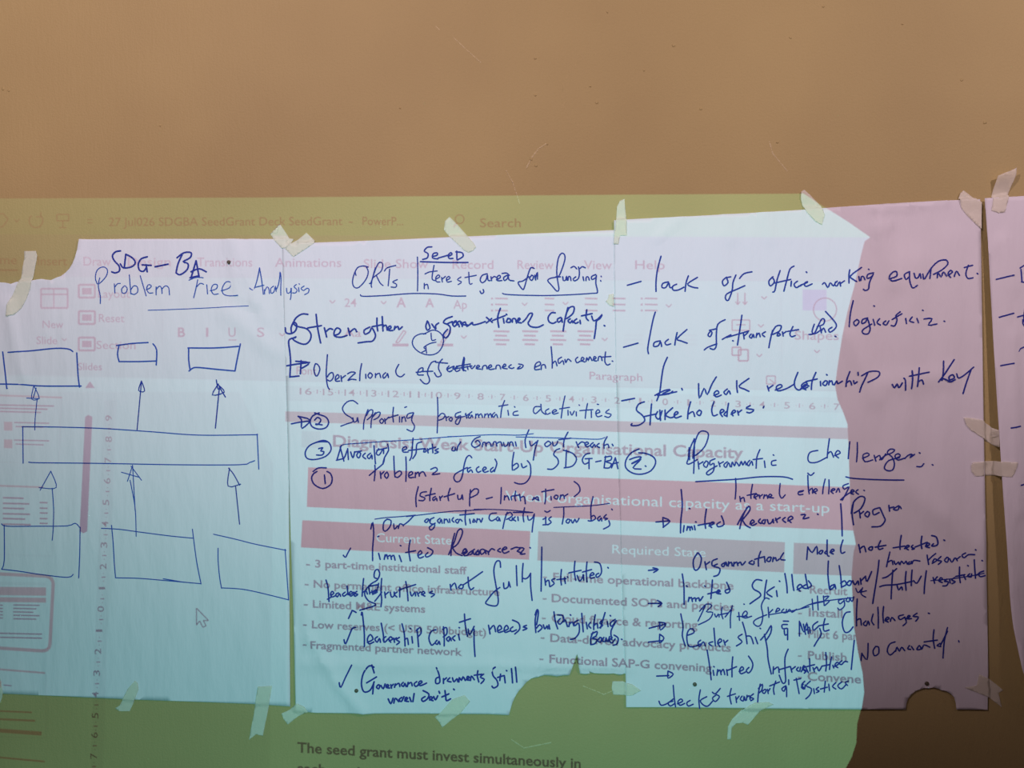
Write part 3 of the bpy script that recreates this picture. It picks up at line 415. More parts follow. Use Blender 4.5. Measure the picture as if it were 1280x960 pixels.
3|handwritten_line|2.0|O: 340,250 315,310 300,400 290,480 270,537; 258,502 320,470 362,465 300,497 402,478; 275,502 350,492 375,475; 436,456 440,466; 38,538 122,522; 548,425 553,522 585,455 605,497 635,430 665,380; 650,502 682,487 670,470 650,490 665,512 697,500; 737,460 715,480 730,497 747,470 757,492; 800,405 800,450 805,482; 882,390 815,440 850,460 882,475; 1005,440 1015,472; 1015,455 1042,435; 1058,467 1102,445 1090,430 1065,445 1075,472 1130,458 1182,428; 1207,350 1185,410 1190,450 1215,467 1240,450; 1280,440 1255,430 1240,450 1260,465 @ P: 0,457 42,432 30,415 5,435 15,458 45,448; 100,350 75,410 70,462; 35,410 108,393; 130,410 132,437; 171,364 175,367; 162,405 145,425 165,437 177,410 162,405; 185,432 190,405; 190,415 205,405 212,430; 222,432 240,405 245,425 275,408; 325,345 305,400 300,442; 300,422 325,405 337,432; 350,405 355,425 372,412; 376,350 379,367; 440,350 405,430 390,480; 400,372 450,345 517,345 510,380 440,415; 600,430 615,452 630,425 642,452 662,420; 682,400 686,467; 674,389 677,392; 730,340 730,400 725,457; 780,320 770,390 765,442; 710,375 847,348; 770,412 795,400 807,427; 945,275 940,340 930,402; 910,412 940,370 1015,265; 930,387 960,400 975,412; 975,402 1012,387 1000,365 975,380 985,412 1020,397; 1030,360 1045,387 1090,365 1147,315; 1132,330 1100,420 1078,490
3|handwritten_line|2.0|O: 187,545 150,560 135,600 175,635 190,670 150,700 100,702 105,690; 235,560 230,620 225,697; 190,642 267,625; 275,610 262,640 285,660 305,605; 290,600 295,668; 325,600 325,662; 375,585 330,630 360,650 382,645; 385,637 412,620 400,610 385,630 395,652 432,640; 495,545 480,600 475,657; 480,627 510,610 522,642; 552,600 535,620 555,637 567,610 552,600; 650,545 635,595 645,637 672,630; 690,622 717,605 700,595 690,617 705,642; 745,555 738,600 735,642; 730,610 715,630 735,640; 763,627 792,610 780,600 765,620 775,637; 805,605 812,632; 812,615 832,600; 890,570 862,588 915,598 890,618 868,614; 978,585 982,575
3|circled_number|1.9|Q: 152,5 100,30 65,80 65,130 110,165 170,172 230,150 262,100 250,60 200,35 150,30; 90,75 130,60 167,58 140,85 105,102; 105,100 165,72 112,130 165,138; 194,117 198,120
3|handwritten_heading|1.8|O: 520,790 490,860 488,930; 510,920 520,830 550,750 590,740 614,765 590,840 540,892 520,902; 520,790 520,870 518,950 515,1020; 485,850 480,920 470,953 490,957 540,928 @ Q: 545,90 550,137; 550,107 577,90; 597,85 580,110 600,127 612,95 597,85; 657,70 625,85 625,112 650,100 647,150 615,177 600,165 625,142 670,117; 680,90 690,122; 690,102 712,90; 737,90 715,110 730,127 745,95 757,122; 765,122 770,90 785,117 795,90 815,117; 820,112 830,85 840,112 855,85 862,110; 887,80 870,100 880,117 900,85 907,112; 955,10 935,60 930,132; 910,75 972,68; 985,85 990,127; 1062,80 1035,87 1035,112 1062,112; 1044,44 1048,47 @ P: 112,868 60,880 45,920 60,947 110,945 170,915; 190,790 180,860 175,917; 178,892 200,875 217,912; 225,902 262,885 245,868 228,895 250,917; 325,810 320,860 315,922; 375,815 375,880 370,942; 410,920 452,900 440,885 412,900 425,942 475,930; 485,900 495,937; 495,915 520,900 530,930 560,890 @ R: 520,75 560,45 600,30 618,10 590,5 570,30 600,55 617,100 605,142 570,147 550,125 580,80 650,62; 622,67 655,50 640,35 620,50 640,77 680,65; 685,67 712,43 737,40 720,62 752,40; 785,29 791,33; 770,121 800,122 817,103; 874,109 878,112
3|underline|1.8|Q: 530,222 650,215 800,205 960,190 1110,190 1170,205
3|underline|1.8|R: 300,190 350,200 500,208 680,210
3|handwritten_line|1.8|Q: 792,200 795,260 790,335; 820,320 825,352; 825,337 845,325 852,352; 905,240 895,300 895,332; 870,312 930,300; 915,327 942,315 930,305 915,320 930,337; 950,310 955,332; 955,320 972,308; 980,332 985,310; 985,320 1000,310 1007,332; 1012,327 1035,315 1022,305 1012,325 1045,330; 1090,235 1085,300 1100,332 1122,310; 1242,280 1210,288 1210,307 1238,305 @ R: -10,290 10,285; 45,180 48,260 55,302; 50,285 75,265 78,298; 85,292 110,280 97,268 85,285 100,300; 162,205 150,255 145,302; 187,210 188,260 185,302; 200,287 227,275 215,268 200,285 215,300; 235,292 250,265 258,290; 315,235 280,250 290,272 320,255 300,300 275,345; 265,342 300,312 340,287; 330,297 355,285 340,275 330,297 350,305; 380,275 365,290 382,305; 419,279 423,282; 45,165 65,180 87,163
3|arrow_mark|1.9|Q: 265,490 355,482; 310,460 358,484 312,525; 310,470 315,525
3|handwritten_line|2.0|Q: 432,275 440,380 430,480 428,562; 447,555 452,515; 470,545 475,520; 475,530 487,520 492,545; 492,530 502,520 508,540; 487,399 490,402; 520,515 525,542; 528,489 532,491; 600,405 590,480 595,532; 545,512 640,495; 618,517 652,500 640,490 620,510 635,527; 692,490 670,505 680,522 717,505 700,450; 870,390 840,450 820,532; 805,505 840,440 880,385 887,410 850,460 830,480; 840,480 860,510 890,527; 888,502 917,490 905,475 890,495 905,512 932,500; 957,470 945,487 962,500; 982,475 967,490 985,502 992,475; 1005,475 1015,502 1035,490 1042,470 1046,495; 1060,465 1070,492; 1060,477 1090,460; 1122,460 1105,475 1125,492; 1140,482 1172,465 1160,450 1140,470 1160,492 @ R: 0,440 30,440 12,467 52,460; 111,437 115,440; 265,370 272,470 275,582; 350,360 340,430 350,507; 335,432 350,360 395,320 427,335 400,400 355,430; 390,420 395,462; 395,437 417,420; 442,420 425,440 445,457 457,430 442,420; 522,395 480,410 485,442 520,427; 525,395 550,450 560,480 530,517 473,522; 585,380 590,417; 590,397 617,390; 650,382 615,405 645,410 655,385 667,400
3|arrow_mark|1.9|Q: 215,812 275,805; 245,795 280,805 250,825
3|handwritten_line|2.0|Q: 542,695 515,740 515,790 530,812 555,790 567,730 545,695; 590,755 600,807; 600,772 622,755; 672,735 640,750 640,782 672,770; 650,787 690,800 680,840 650,852; 722,760 700,775 715,787 730,755 735,780; 745,782 748,755; 748,767 765,757 770,780; 780,782 783,757; 783,767 800,755 808,778; 808,765 825,755 835,775 857,752; 902,745 880,760 912,770 915,750; 960,685 945,730 945,782; 920,737 985,720; 985,725 990,757; 1012,725 1000,745 1020,752 1030,725 1012,725; 1040,752 1045,725; 1045,735 1060,727 1065,747 1085,735; 1112,695 1090,735 1120,742 @ R: 45,655 38,737; 45,655 75,692 105,650 110,702; 132,680 120,695 135,702 147,680 132,680; 172,680 158,695 172,702; 175,610 175,702 187,717; 195,692 222,680 210,670 195,690 215,702; 280,610 265,660 270,697 292,690; 385,640 395,692; 395,667 420,650 432,687; 462,655 450,670 470,677 477,655 462,655; 530,615 515,650 520,672 545,665; 495,657 565,645; 668,580 660,630 660,672; 615,662 690,650; 690,667 722,652 710,645 695,660 715,675; 745,645 735,657 757,668 740,672; 805,585 800,630 805,667; 760,657 840,625; 830,652 857,640 845,630 830,652 855,660; 882,635 870,650 900,647 912,630 900,590 870,580; 950,609 955,612
3|handwritten_line|1.9|R: 592,690 580,740 570,787; 580,757 605,745 612,772; 620,750 630,772 650,755 653,770; 660,772 670,750 685,767 700,750 707,768; 722,755 710,770 730,767 735,752; 740,767 752,745 792,750; 840,710 850,772; 850,742 872,720 897,700; 875,765 905,745 890,735 877,755; 932,720 910,745 937,750 915,772; 972,725 955,745 975,757 982,730 972,725; 990,735 1005,757 1022,730; 1030,730 1040,747; 1040,735 1058,720; 1092,695 1070,710 1085,727 1112,705 1150,705; 1154,671 1158,674; 1200,744 1204,747
3|arrow_mark|1.9|S: 215,125 300,125; 275,105 305,125 280,145
3|handwritten_line|2.0|S: 440,-70 450,0 452,60 452,132; 480,112 485,85; 485,95 500,85 507,112; 507,97 525,88 530,110; 530,97 550,88 555,110 577,80; 469,9 473,12; 640,-30 635,40 630,92; 610,62 680,45; 668,57 692,45 680,35 668,57 695,62; 747,30 725,40 735,57 757,40 735,-15; 589,9 593,12; 968,-28 930,-33 905,0 915,30 950,50 960,75 920,105 890,127; 1000,-30 990,30 985,92; 1050,15 1000,52 1035,80; 1065,40 1070,77; 1084,-25 1087,-22; 1120,-75 1132,0 1135,52; 1165,-70 1172,0 1178,35; 1200,30 1232,12 1220,-5 1200,15 1220,40; 1255,-70 1268,0 1275,25 @ R: 32,905 8,920 35,930 70,912 50,880; 183,750 180,840 190,932; 222,905 200,915 192,940 217,925 225,905 232,932; 255,780 265,850 270,922; 265,897 290,880 302,905 270,922; 322,880 305,900 325,912 337,885 322,880; 345,880 360,907 380,880 384,905; 395,865 400,902; 400,880 430,850; 430,855 440,885 470,820; 520,745 510,830 490,955 478,1030; 545,862 580,850 637,800; 612,810 605,900 600,1000; 525,920 560,910 640,905 740,885; 640,910 650,942 670,920 675,940; 700,820 695,880 700,942; 740,810 735,870 735,912; 750,880 772,897 800,850; 835,815 825,890 820,965; 880,860 890,897; 890,875 907,855; 918,882 942,870 930,860 920,882 940,892; 972,870 955,885 980,887 970,912 945,915; 990,870 993,895; 1022,860 1003,875 1027,887 1005,900; 1055,790 1055,850 1060,892; 1030,852 1090,840; 1085,850 1095,872; 1122,835 1108,850 1132,855 1135,835; 1150,740 1155,800 1160,862; 1165,842 1185,832; 1212,815 1180,830 1190,852 1222,845; 1109,779 1113,782
3|strike_line|1.4|R: 865,880 1000,868 1120,850 1215,830
3|handwritten_line|1.7|S: 592,140 570,190 545,242; 555,177 600,130 637,140 600,180 642,185 620,230 548,267; 655,195 665,217 680,195 685,215; 705,150 700,190 710,227; 690,200 745,188; 772,140 760,210 760,287; 725,215 765,165; 815,185 820,237; 805,212 870,210; 840,217 872,195 860,175 840,200 855,222 900,210; 1017,95 990,90 965,140 975,200 965,260 940,277 913,255 930,230 1000,200; 1010,150 1015,217; 1015,190 1040,165; 1060,182 1087,165 1072,155 1060,180; 1112,160 1098,178 1125,185 1130,162; 1135,182 1150,160 1165,180 1195,160 @ T: 75,95 80,167; 110,75 115,167; 60,130 150,112; 150,75 155,137; 150,82 187,75 160,105 192,105 160,137; 277,95 250,105 260,127 287,105; 287,100 290,140 260,167 245,155; 312,85 300,105 320,112 325,88; 325,85 340,112 352,80; 365,25 380,52 402,30; 410,20 400,60 430,82; 395,50 435,40 @ S: 849,129 852,131
3|strike_line|1.5|S: 1015,200 1120,180 1280,145 @ T: 0,155 90,120 220,100 350,85
3|arrow_mark|1.9|S: 220,290 330,262; 285,250 332,260 295,302 290,255
3|arrow_mark|1.9|S: 215,382 310,372; 290,330 318,355 290,387 290,330
3|handwritten_line|1.9|S: 430,195 445,280 440,340 460,407; 475,337 517,320 510,295 485,300 470,340 480,405 520,412 560,395; 562,370 545,385 555,412 580,380 592,407; 650,290 655,350 660,407; 642,380 615,390 635,407; 675,392 702,375 690,360 675,385 690,412; 715,370 725,402; 725,385 742,370; 837,330 810,350 837,380 800,407; 840,250 860,320 870,392; 865,342 895,345 912,392; 925,350 940,392; 956,289 960,292; 985,330 1000,400 1005,437; 960,367 1000,320 1030,270 1027,320 995,372; 1005,430 1010,500 1030,592; 1135,262 1102,265 1105,290 1132,287; 1142,240 1110,240; 1137,290 1137,362; 1115,300 1120,332 1137,325; 1215,240 1215,337; 1220,250 1245,312 1265,250 1275,322 @ T: 15,260 30,327; 35,300 55,280 62,317; 112,245 80,270 85,302 120,272; 125,290 135,330 110,370 88,407; 160,225 150,270 155,307 187,300; 120,272 182,260; 327,180 295,190 275,250 290,312 320,312 347,280; 375,95 370,180 370,272; 370,237 395,225 402,267; 432,240 415,260 435,272 447,240 455,265; 480,195 470,240 485,265; 512,150 515,210 515,287; 550,145 545,200 550,252; 560,237 587,225 575,215 560,235 580,248; 595,242 605,217 625,237; 682,200 650,210 660,232 692,215; 692,220 702,250 680,272; 700,227 727,210 715,205 705,227 735,225; 772,190 745,210 782,215 765,242; 848,189 855,192
3|arrow_mark|1.9|S: 270,608 350,605; 345,575 380,595 345,622 345,575
3|handwritten_line|1.9|S: 605,435 620,530 632,632; 645,570 650,602; 649,544 652,547; 670,602 675,565; 675,580 690,567 698,598; 698,580 712,562 722,597; 735,565 740,602; 775,480 770,540 770,612; 735,572 800,545; 818,577 847,562 835,545 820,570 830,592 860,580; 882,550 865,570 880,587 902,560 907,520 880,475; 1042,590 1045,545; 1050,562 1075,545 1082,582; 1140,425 1120,480 1120,560 1125,640 1105,652 1083,600; 1085,562 1150,540; 1155,540 1165,577; 1165,557 1187,540; 1207,545 1195,560 1215,572 1222,545; 1245,535 1235,555 1255,572; 1255,540 1275,582 @ T: 0,575 22,545; 25,540 8,555 35,570 22,585; 57,490 60,572; 40,542 90,530; 80,550 90,577; 90,560 105,545; 110,550 120,572 137,545; 165,450 170,520 165,572; 140,540 190,530; 205,480 195,520 190,562; 212,535 218,552; 225,542 252,525 240,515 225,535 245,550; 272,505 255,520 270,530 290,510 310,512; 355,370 345,460 335,562; 400,502 405,455; 405,455 440,497 447,390; 497,410 480,440 490,472 517,455 517,415 497,410; 627,380 590,395 575,440 595,467 627,440; 630,442 640,415 655,442 670,415 690,437; 722,405 710,425 730,430; 735,410 750,432; 787,405 770,430 800,427 790,405; 805,427 820,400 857,415; 885,300 880,360 890,422; 820,380 907,368; 925,390 905,405 930,410; 975,285 955,370 945,487; 930,400 975,310; 1049,372 1052,380
3|handwritten_line|1.8|S: 285,775 300,802 340,790 380,760; 380,670 385,740 395,812; 377,775 345,785 360,807 390,790; 408,792 442,775 430,760 410,780 425,802 455,790; 492,770 470,785 480,807 512,795; 560,700 550,760 555,822; 602,745 560,770 580,800 610,807 640,775; 662,735 640,755 660,777 687,745 665,730; 640,715 660,725 692,690; 765,690 755,740 765,792; 740,742 792,725; 795,745 800,782; 800,762 817,740; 837,740 825,760 845,772 850,740 857,768; 865,767 870,735; 870,747 885,737 890,762; 912,725 890,745 914,757 895,770; 957,660 945,720 940,782; 945,690 972,660 967,700 945,722; 987,695 970,710 985,722 997,700 987,695; 1005,695 1010,722; 1010,707 1022,690; 1060,640 1045,690 1050,727; 1020,672 1085,645; 1127,670 1100,690 1115,707 1130,675 1132,742; 1145,630 1146,662; 1195,620 1205,670 1215,722; 1180,632 1225,622; 1242,660 1230,680 1250,692 1255,665 @ T: 25,640 5,665 25,690; 62,640 35,670 70,690 60,730 33,757; 85,690 90,722; 117,680 100,695 122,705 105,715; 162,640 155,712; 130,692 175,680; 185,660 190,702; 232,650 210,675 232,692; 272,645 245,670 270,692 302,660; 315,640 295,650 310,668
4|dash_mark|1.9|U: 270,655 365,632
4|dash_mark|1.9|U: 285,860 368,838
4|dash_mark|1.9|V: 290,250 362,237
4|dash_mark|1.9|V: 345,587 400,578
4|dash_mark|1.9|V: 398,896 450,888
4|handwritten_line|1.9|U: 410,600 415,667; 405,592 445,570 470,585 430,620 475,640 450,670 412,667; 440,780 425,860 440,907; 390,858 470,835 @ V: 395,170 410,155 480,130; 420,0 425,30 470,40 @ W: 495,240 475,270 478,300 495,310
"""
for entry in STROKES.strip().splitlines():
    sid, part, width, body = entry.split('|')
    sid = int(sid); width = float(width) * INK_W
    strokes = []
    for block in body.split('@'):
        key, coords = block.strip().split(':', 1)
        ox, oy, sc = CROPS[key.strip()]
        for st in coords.split(';'):
            raw = [tuple(float(c) for c in q.split(',')) for q in st.split()]
            strokes.append(smooth_line([(ox + x / sc, oy + y / sc) for x, y in raw]))
    words = [strokes]
    if part.startswith('handwritten'):
        # strokes that stand close together along the line make one word
        words = []
        for st in sorted(strokes, key=lambda s: min(p[0] for p in s)):
            x0 = min(p[0] for p in st); x1 = max(p[0] for p in st)
            if words and x0 - words[-1][1] < WORD_GAP: words[-1][0].append(st); words[-1][1] = max(words[-1][1], x1)
            else: words.append([[st], x1])
        words = [w for w, _ in words]
    for word in words:
        bm = bmesh.new()
        for k, line in enumerate(word):
            lift = 0.00045 + (k % 9) * 0.00002
            ribbon(bm, line, width, lambda x, y: sheet_h(sid, x, y) + lift)
        bmesh.ops.recalc_face_normals(bm, faces=bm.faces[:])
        mesh_obj('handwritten_word' if part.startswith('handwritten') else part, bm, ink2_mat if part == 'drawn_box' or width < 1.3 else ink_mat, SHEET_OBJ[sid])

# ------------------------------------------------------------------ strips of masking tape
TAPES = [
 ([(30.5, 314), (45.3, 313.7), (47, 319.5), (46, 326), (44.5, 333.6), (42, 347), (39, 361), (34, 374), (28, 385), (20, 393), (10, 396), (11, 382), (18, 367), (27, 347), (28.5, 335), (31, 322)],
  'cream tape strip holding the torn top left corner of the diagram sheet', (0, 0)),
 ([(350.5, 280), (356.7, 289.5), (362, 298), (367.6, 299), (362, 306.7), (357.5, 310.6), (352.8, 310.6), (343.4, 300.5), (338, 292.6), (347, 291.5)],
  'fork-ended cream tape at the top where diagram and middle sheets meet', (.001, 0)),
 ([(383.3, 291), (394, 301), (393.4, 304.4), (374.7, 317), (367.6, 321.6), (357.5, 311.5), (363, 305), (373, 299.7)],
  'cream tape with pointed end on the top left corner of the middle sheet', (.0005, 0)),
 ([(562, 271), (556.2, 276.6), (555, 287.5), (561.3, 295.3), (573.8, 307), (580, 313), (586, 316.4), (592, 313.5), (595.6, 309.4), (592.5, 304), (584.7, 295.3), (572, 281)],
  'slanted cream tape on the top edge above the underlined word SEED', (0, 0)),
 ([(780.6, 248.8), (775, 251), (771.3, 258), (770, 275.3), (767.3, 298.8), (767, 306), (773, 306), (775, 295), (783.4, 295), (783, 273.8), (781.5, 260)],
  'upright cream tape where the middle and challenges sheets meet at the top', (0, 0)),
 ([(1001, 240), (1004.7, 237.5), (1013, 245), (1026, 258), (1030, 269), (1026.5, 282), (1018, 277), (1008, 266), (1003, 258), (1000.5, 249)],
  'leaf-shaped cream tape on the top edge above the word office', (.002, 0)),
 ([(1203.4, 238.4), (1212, 245), (1219, 250), (1225, 254), (1225, 287), (1216, 279), (1207, 270), (1200, 261), (1197, 249), (1199.5, 242)],
  'curved cream tape on the top right corner of the challenges sheet', (.002, 0)),
 ([(1243, 222), (1250, 219), (1258, 216), (1265, 212.6), (1265.3, 221), (1261, 238), (1253, 266.5), (1245, 267.5), (1236, 264.5), (1239, 245)],
  'upright cream tape with lifted end at the top of the right-hand sheet', (.014, 0)),
 ([(1203, 521.6), (1214, 522.5), (1226, 525), (1236, 532), (1243, 537.6), (1243.4, 558), (1229, 549), (1212, 537.6), (1206, 531)],
  'slanting cream tape bridging the gap near the word Key', (.001, 0)),
 ([(1214, 577.2), (1230, 576.2), (1246.5, 576), (1266, 576.6), (1265, 583.5), (1262, 591), (1259, 595), (1246.5, 594), (1217, 594.5), (1212.5, 589), (1212, 581)],
  'level cream tape bridging the gap between the two right-hand sheets', (.0012, 0)),
 ([(1222, 841), (1236, 848), (1253.7, 862.5), (1248, 866), (1252, 884), (1233, 869.5), (1219, 864), (1204, 858), (1219, 855)],
  'crumpled cream tape on the lower right corner of the challenges sheet', (0, 0)),
 ([(966, 879), (959.7, 876), (942.5, 876.6), (928.4, 885), (915, 898.4), (909.7, 907.8), (909, 924), (913.6, 924), (914.4, 910), (920, 904), (928.4, 903), (934.7, 906), (942.5, 897), (954, 884.4)],
  'forked cream tape under the word transport at the bottom edge', (0, 0)),
 ([(765.5, 851.3), (778, 851.2), (790, 854), (801, 862), (790, 868), (778, 868.5), (766.5, 868), (764.6, 860)],
  'short cream tape stub at the lower left corner of the challenges sheet', (0, 0)),
 ([(543.4, 896), (548, 893), (566, 873), (581, 868), (588, 876), (576, 890.6), (553, 909), (549, 902)],
  'cream tape below the handwritten words under dev at the bottom edge', (0, 0)),
 ([(352, 891.5), (362, 887), (372, 878), (381, 882), (386, 889), (373, 895), (360, 905.5), (355, 899)],
  'cream tape on the lower left corner of the middle sheet', (0, 0)),
 ([(323, 857.5), (341, 856.5), (338, 874), (335, 890), (331.5, 906), (329, 919.5), (320.5, 917.5), (311.6, 924.5), (314, 910), (317.5, 893), (320, 876)],
  'long cream tape hanging below the right corner of the diagram sheet', (0, 0)),
 ([(170, 850), (173.5, 853), (174.5, 861), (169, 875), (162.5, 888.7), (150, 888.7), (144, 885), (150, 881.5), (155, 872), (161, 860)],
  'small cream tape on the bottom edge of the diagram sheet', (0, 0)),
 ([(-7, 838), (1, 846), (5, 866), (1, 878), (-6, 886), (-14, 885), (-12, 850)],
  'cream tape at the left edge of the photo under the diagram sheet', (0, 0)),
 ([(761, 368.5), (767, 367.5), (767.4, 383.5), (762, 382), (757, 377), (760, 374)],
  'tiny cream tape tab peeking out left of the word lack', (0, 0)),
]
for poly, label, (lift, _) in TAPES:
    bm = poly_grid(poly, 3.0)
    def th(x, y):
        return max(surf(x + i * 1.5, y + j * 1.5) for i in (-1, 0, 1) for j in (-1, 0, 1)) + 0.0009
    xs = [p[0] for p in poly]; ys = [p[1] for p in poly]
    ymin, ymax = min(ys), max(ys); cxs = xs[0]
    for v in bm.verts:
        x, y = v.co.x, v.co.y
        h = th(x, y) + 0.0002 * (1 + math.sin(x * .9 + y * .45 + cxs) * math.sin(y * .7 - x * .3)) + lift * sstep(ymin + (ymax - ymin) * .6, ymin, y)
        v.co = on_wall(x, y, h)
    bmesh.ops.recalc_face_normals(bm, faces=bm.faces[:])
    if sum(f.normal.y for f in bm.faces) > 0: bmesh.ops.reverse_faces(bm, faces=bm.faces[:])
    cx = sum(xs) / len(xs); cy = sum(ys) / len(ys)
    o = mesh_obj('masking_tape', bm, tape_mat, origin=on_wall(cx, cy), smooth=True)
    md = o.modifiers.new('thickness', 'SOLIDIFY'); md.thickness = 0.00018; md.offset = -1
    tag(o, label, 'tape', 'strips of tape holding the sheets')

# ------------------------------------------------------------------ small raised dark dots on the sheets
for u, v, label in ((287.5, 328.2, 'small dark nail near the top of the diagram sheet'),
                    (446.5, 862, 'small dark nail beside the word Governance'),
                    (868, 854.2, 'small dark nail above the word deck'),
                    (1157, 853, 'small dark nail above the round tear in the bottom edge')):
    c = on_wall(u, v, surf(u, v))
    bm = bmesh.new()
    prev = None; R = 0.0036
    prof = [(0.35, 0.004), (0.35, -0.0008), (1.0, -0.0008), (1.0, -0.0016), (0.75, -0.0024), (0.3, -0.0028)]
    for rr, dy in prof:
        ring = [bm.verts.new(c + Vector((math.cos(t) * R * rr, dy, math.sin(t) * R * rr))) for t in [2 * math.pi * k / 14 for k in range(14)]]
        if prev:
            for k in range(14): bm.faces.new((prev[k], ring[k], ring[(k + 1) % 14], prev[(k + 1) % 14]))
        prev = ring
    bm.faces.new(prev)
    bmesh.ops.recalc_face_normals(bm, faces=bm.faces[:])
    tag(mesh_obj('dot', bm, dot_mat, origin=c), label, 'dot', 'nail marks on the sheets')

# ------------------------------------------------------------------ the slide projector behind the camera, whose light throws the slide on the wall
proj = bpy.data.objects.new('slide_projector', None); COL.objects.link(proj)
proj.location = (PROJ.x, PROJ.y, 1.32)
tag(proj, 'slide projector on a tripod stand behind the camera', 'projector')
FILM_Y = PROJ.y + 0.12
def to_film(u, v, k=0):
    q = on_wall(u, v); t = (FILM_Y + 0.00012 * k - PROJ.y) / (q.y - PROJ.y)
    return PROJ + (q - PROJ) * t
def add_box(bm, a, c):
    vs = [bm.verts.new((x, y, z)) for x in (a[0], c[0]) for y in (a[1], c[1]) for z in (a[2], c[2])]
    for f in ((0, 1, 3, 2), (4, 6, 7, 5), (0, 4, 5, 1), (2, 3, 7, 6), (0, 2, 6, 4), (1, 5, 7, 3)):
        bm.faces.new([vs[i] for i in f])
def tube(bm, a, c, r0, r1, n=12):
    a, c = Vector(a), Vector(c); d = (c - a).normalized()
    s1 = d.orthogonal().normalized(); s2 = d.cross(s1)
    A = [bm.verts.new(a + (s1 * math.cos(2 * math.pi * k / n) + s2 * math.sin(2 * math.pi * k / n)) * r0) for k in range(n)]
    C_ = [bm.verts.new(c + (s1 * math.cos(2 * math.pi * k / n) + s2 * math.sin(2 * math.pi * k / n)) * r1) for k in range(n)]
    for k in range(n): bm.faces.new((A[k], A[(k + 1) % n], C_[(k + 1) % n], C_[k]))
    bm.faces.new(A[::-1]); bm.faces.new(C_)
X, Y, Z = PROJ
bm = bmesh.new()          # hollow housing: four sides and a back
add_box(bm, (X - .14, Y - .14, Z - .11), (X + .14, Y + .115, Z - .10)); add_box(bm, (X - .14, Y - .14, Z + .10), (X + .14, Y + .115, Z + .11))
add_box(bm, (X - .14, Y - .14, Z - .10), (X - .13, Y + .115, Z + .10)); add_box(bm, (X + .13, Y - .14, Z - .10), (X + .14, Y + .115, Z + .10))
add_box(bm, (X - .13, Y - .14, Z - .10), (X + .13, Y - .13, Z + .10))
mesh_obj('housing', bm, plastic_mat, proj)
for o in (PLAMP,):
    mw = o.matrix_world.copy(); o.parent = proj; o.location = Vector(o.location) - Vector(proj.location)
# added mask: opaque plate, its right edge shaped like a blocker's cast shadow
BEAM = [(-260, 250), (-100, 247.5), (320, 246), (770, 242.4), (1005.5, 241), (1021, 251), (1037.5, 261.5), (1062, 277), (1089, 296), (1082, 301), (1077.5, 318), (1069, 357.5), (1060.5, 389),
        (1054, 419), (1047.5, 462), (1045, 482), (1048, 499), (1055.5, 516), (1060.5, 530), (1062, 560), (1063, 597), (1064.5, 644), (1068, 665), (1071, 680), (1068, 691),
        (1065.5, 721), (1067.5, 758), (1069, 786), (1073.5, 814), (1079.5, 842), (1081.5, 866), (1078.5, 885), (1073, 906), (1072, 930), (1066, 948), (1057, 965), (1049, 1010), (1045, 1120), (-260, 1080)]
bm = bmesh.new()
cu, cv = 420, 640
inner = []; outer = []
EXT = []
for u, v in BEAM:
    inner.append(to_film(u, v))
for p in inner:
    d = p - Vector((X, FILM_Y, Z)); t = min(0.14 / max(abs(d.x), 1e-6), 0.11 / max(abs(d.z), 1e-6))
    outer.append(Vector((X, FILM_Y, Z)) + d * t)
iv = [bm.verts.new(p) for p in inner]; ov = [bm.verts.new(p) for p in outer]
n = len(iv)
for k in range(n): bm.faces.new((iv[k], iv[(k + 1) % n], ov[(k + 1) % n], ov[k]))
for cx_, cz_ in ((-1, -1), (-1, 1), (1, -1), (1, 1)):
    corner = Vector((X + .14 * cx_, FILM_Y, Z + .11 * cz_))
    best = None
    for k in range(n):
        a, c = outer[k], outer[(k + 1) % n]
        on_x = abs(abs(a.x - X) - .14) < 1e-5; on_x2 = abs(abs(c.x - X) - .14) < 1e-5
        if on_x != on_x2 and (a.x + c.x - 2 * X) * cx_ > 0 and (a.z + c.z - 2 * Z) * cz_ > 0:
            bm.faces.new((ov[k], ov[(k + 1) % n], bm.verts.new(corner)))
o = mesh_obj('beam_mask', bm, plastic_mat, proj)
md = o.modifiers.new('thickness', 'SOLIDIFY'); md.thickness = 0.0008; md.offset = 0

# --- the picture on the slide, drawn in coloured film
FILM = {}
def fbm(key): return FILM.setdefault(key, bmesh.new())
LAY = dict(titlebar=10, toolbar=9, ribbon=8, grey=1, text=2, menu=3, band=4, pink=5, slate=6, violet=7)
def area(key, pts):
    bm = fbm(key); bm.faces.new([bm.verts.new(to_film(u, v, LAY[key])) for u, v in pts])
def rect(key, x0, y0, x1, y1, tilt=0.0):
    area(key, [(x0, y0), (x1, y0 + (x1 - x0) * tilt), (x1, y1 + (x1 - x0) * tilt), (x0, y1)])
def seg(key, x0, y0, x1, y1, w):
    d = math.hypot(x1 - x0, y1 - y0); nx, ny = -(y1 - y0) / d * w / 2, (x1 - x0) / d * w / 2
    area(key, [(x0 + nx, y0 + ny), (x1 + nx, y1 + ny), (x1 - nx, y1 - ny), (x0 - nx, y0 - ny)])
def pline(key, pts, w):
    for a, c in zip(pts, pts[1:]): seg(key, *a, *c, w)
def frame(key, x0, y0, x1, y1, w, tilt=0.0):
    pline(key, [(x0, y0), (x1, y0 + (x1 - x0) * tilt), (x1, y1 + (x1 - x0) * tilt), (x0, y1), (x0, y0)], w)
def ring(key, cx, cy, r, w, a0=0, a1=360):
    n = 20
    pline(key, [(cx + r * math.cos(math.radians(a0 + (a1 - a0) * k / n)), cy + r * math.sin(math.radians(a0 + (a1 - a0) * k / n))) for k in range(n + 1)], w)
CAPH = None
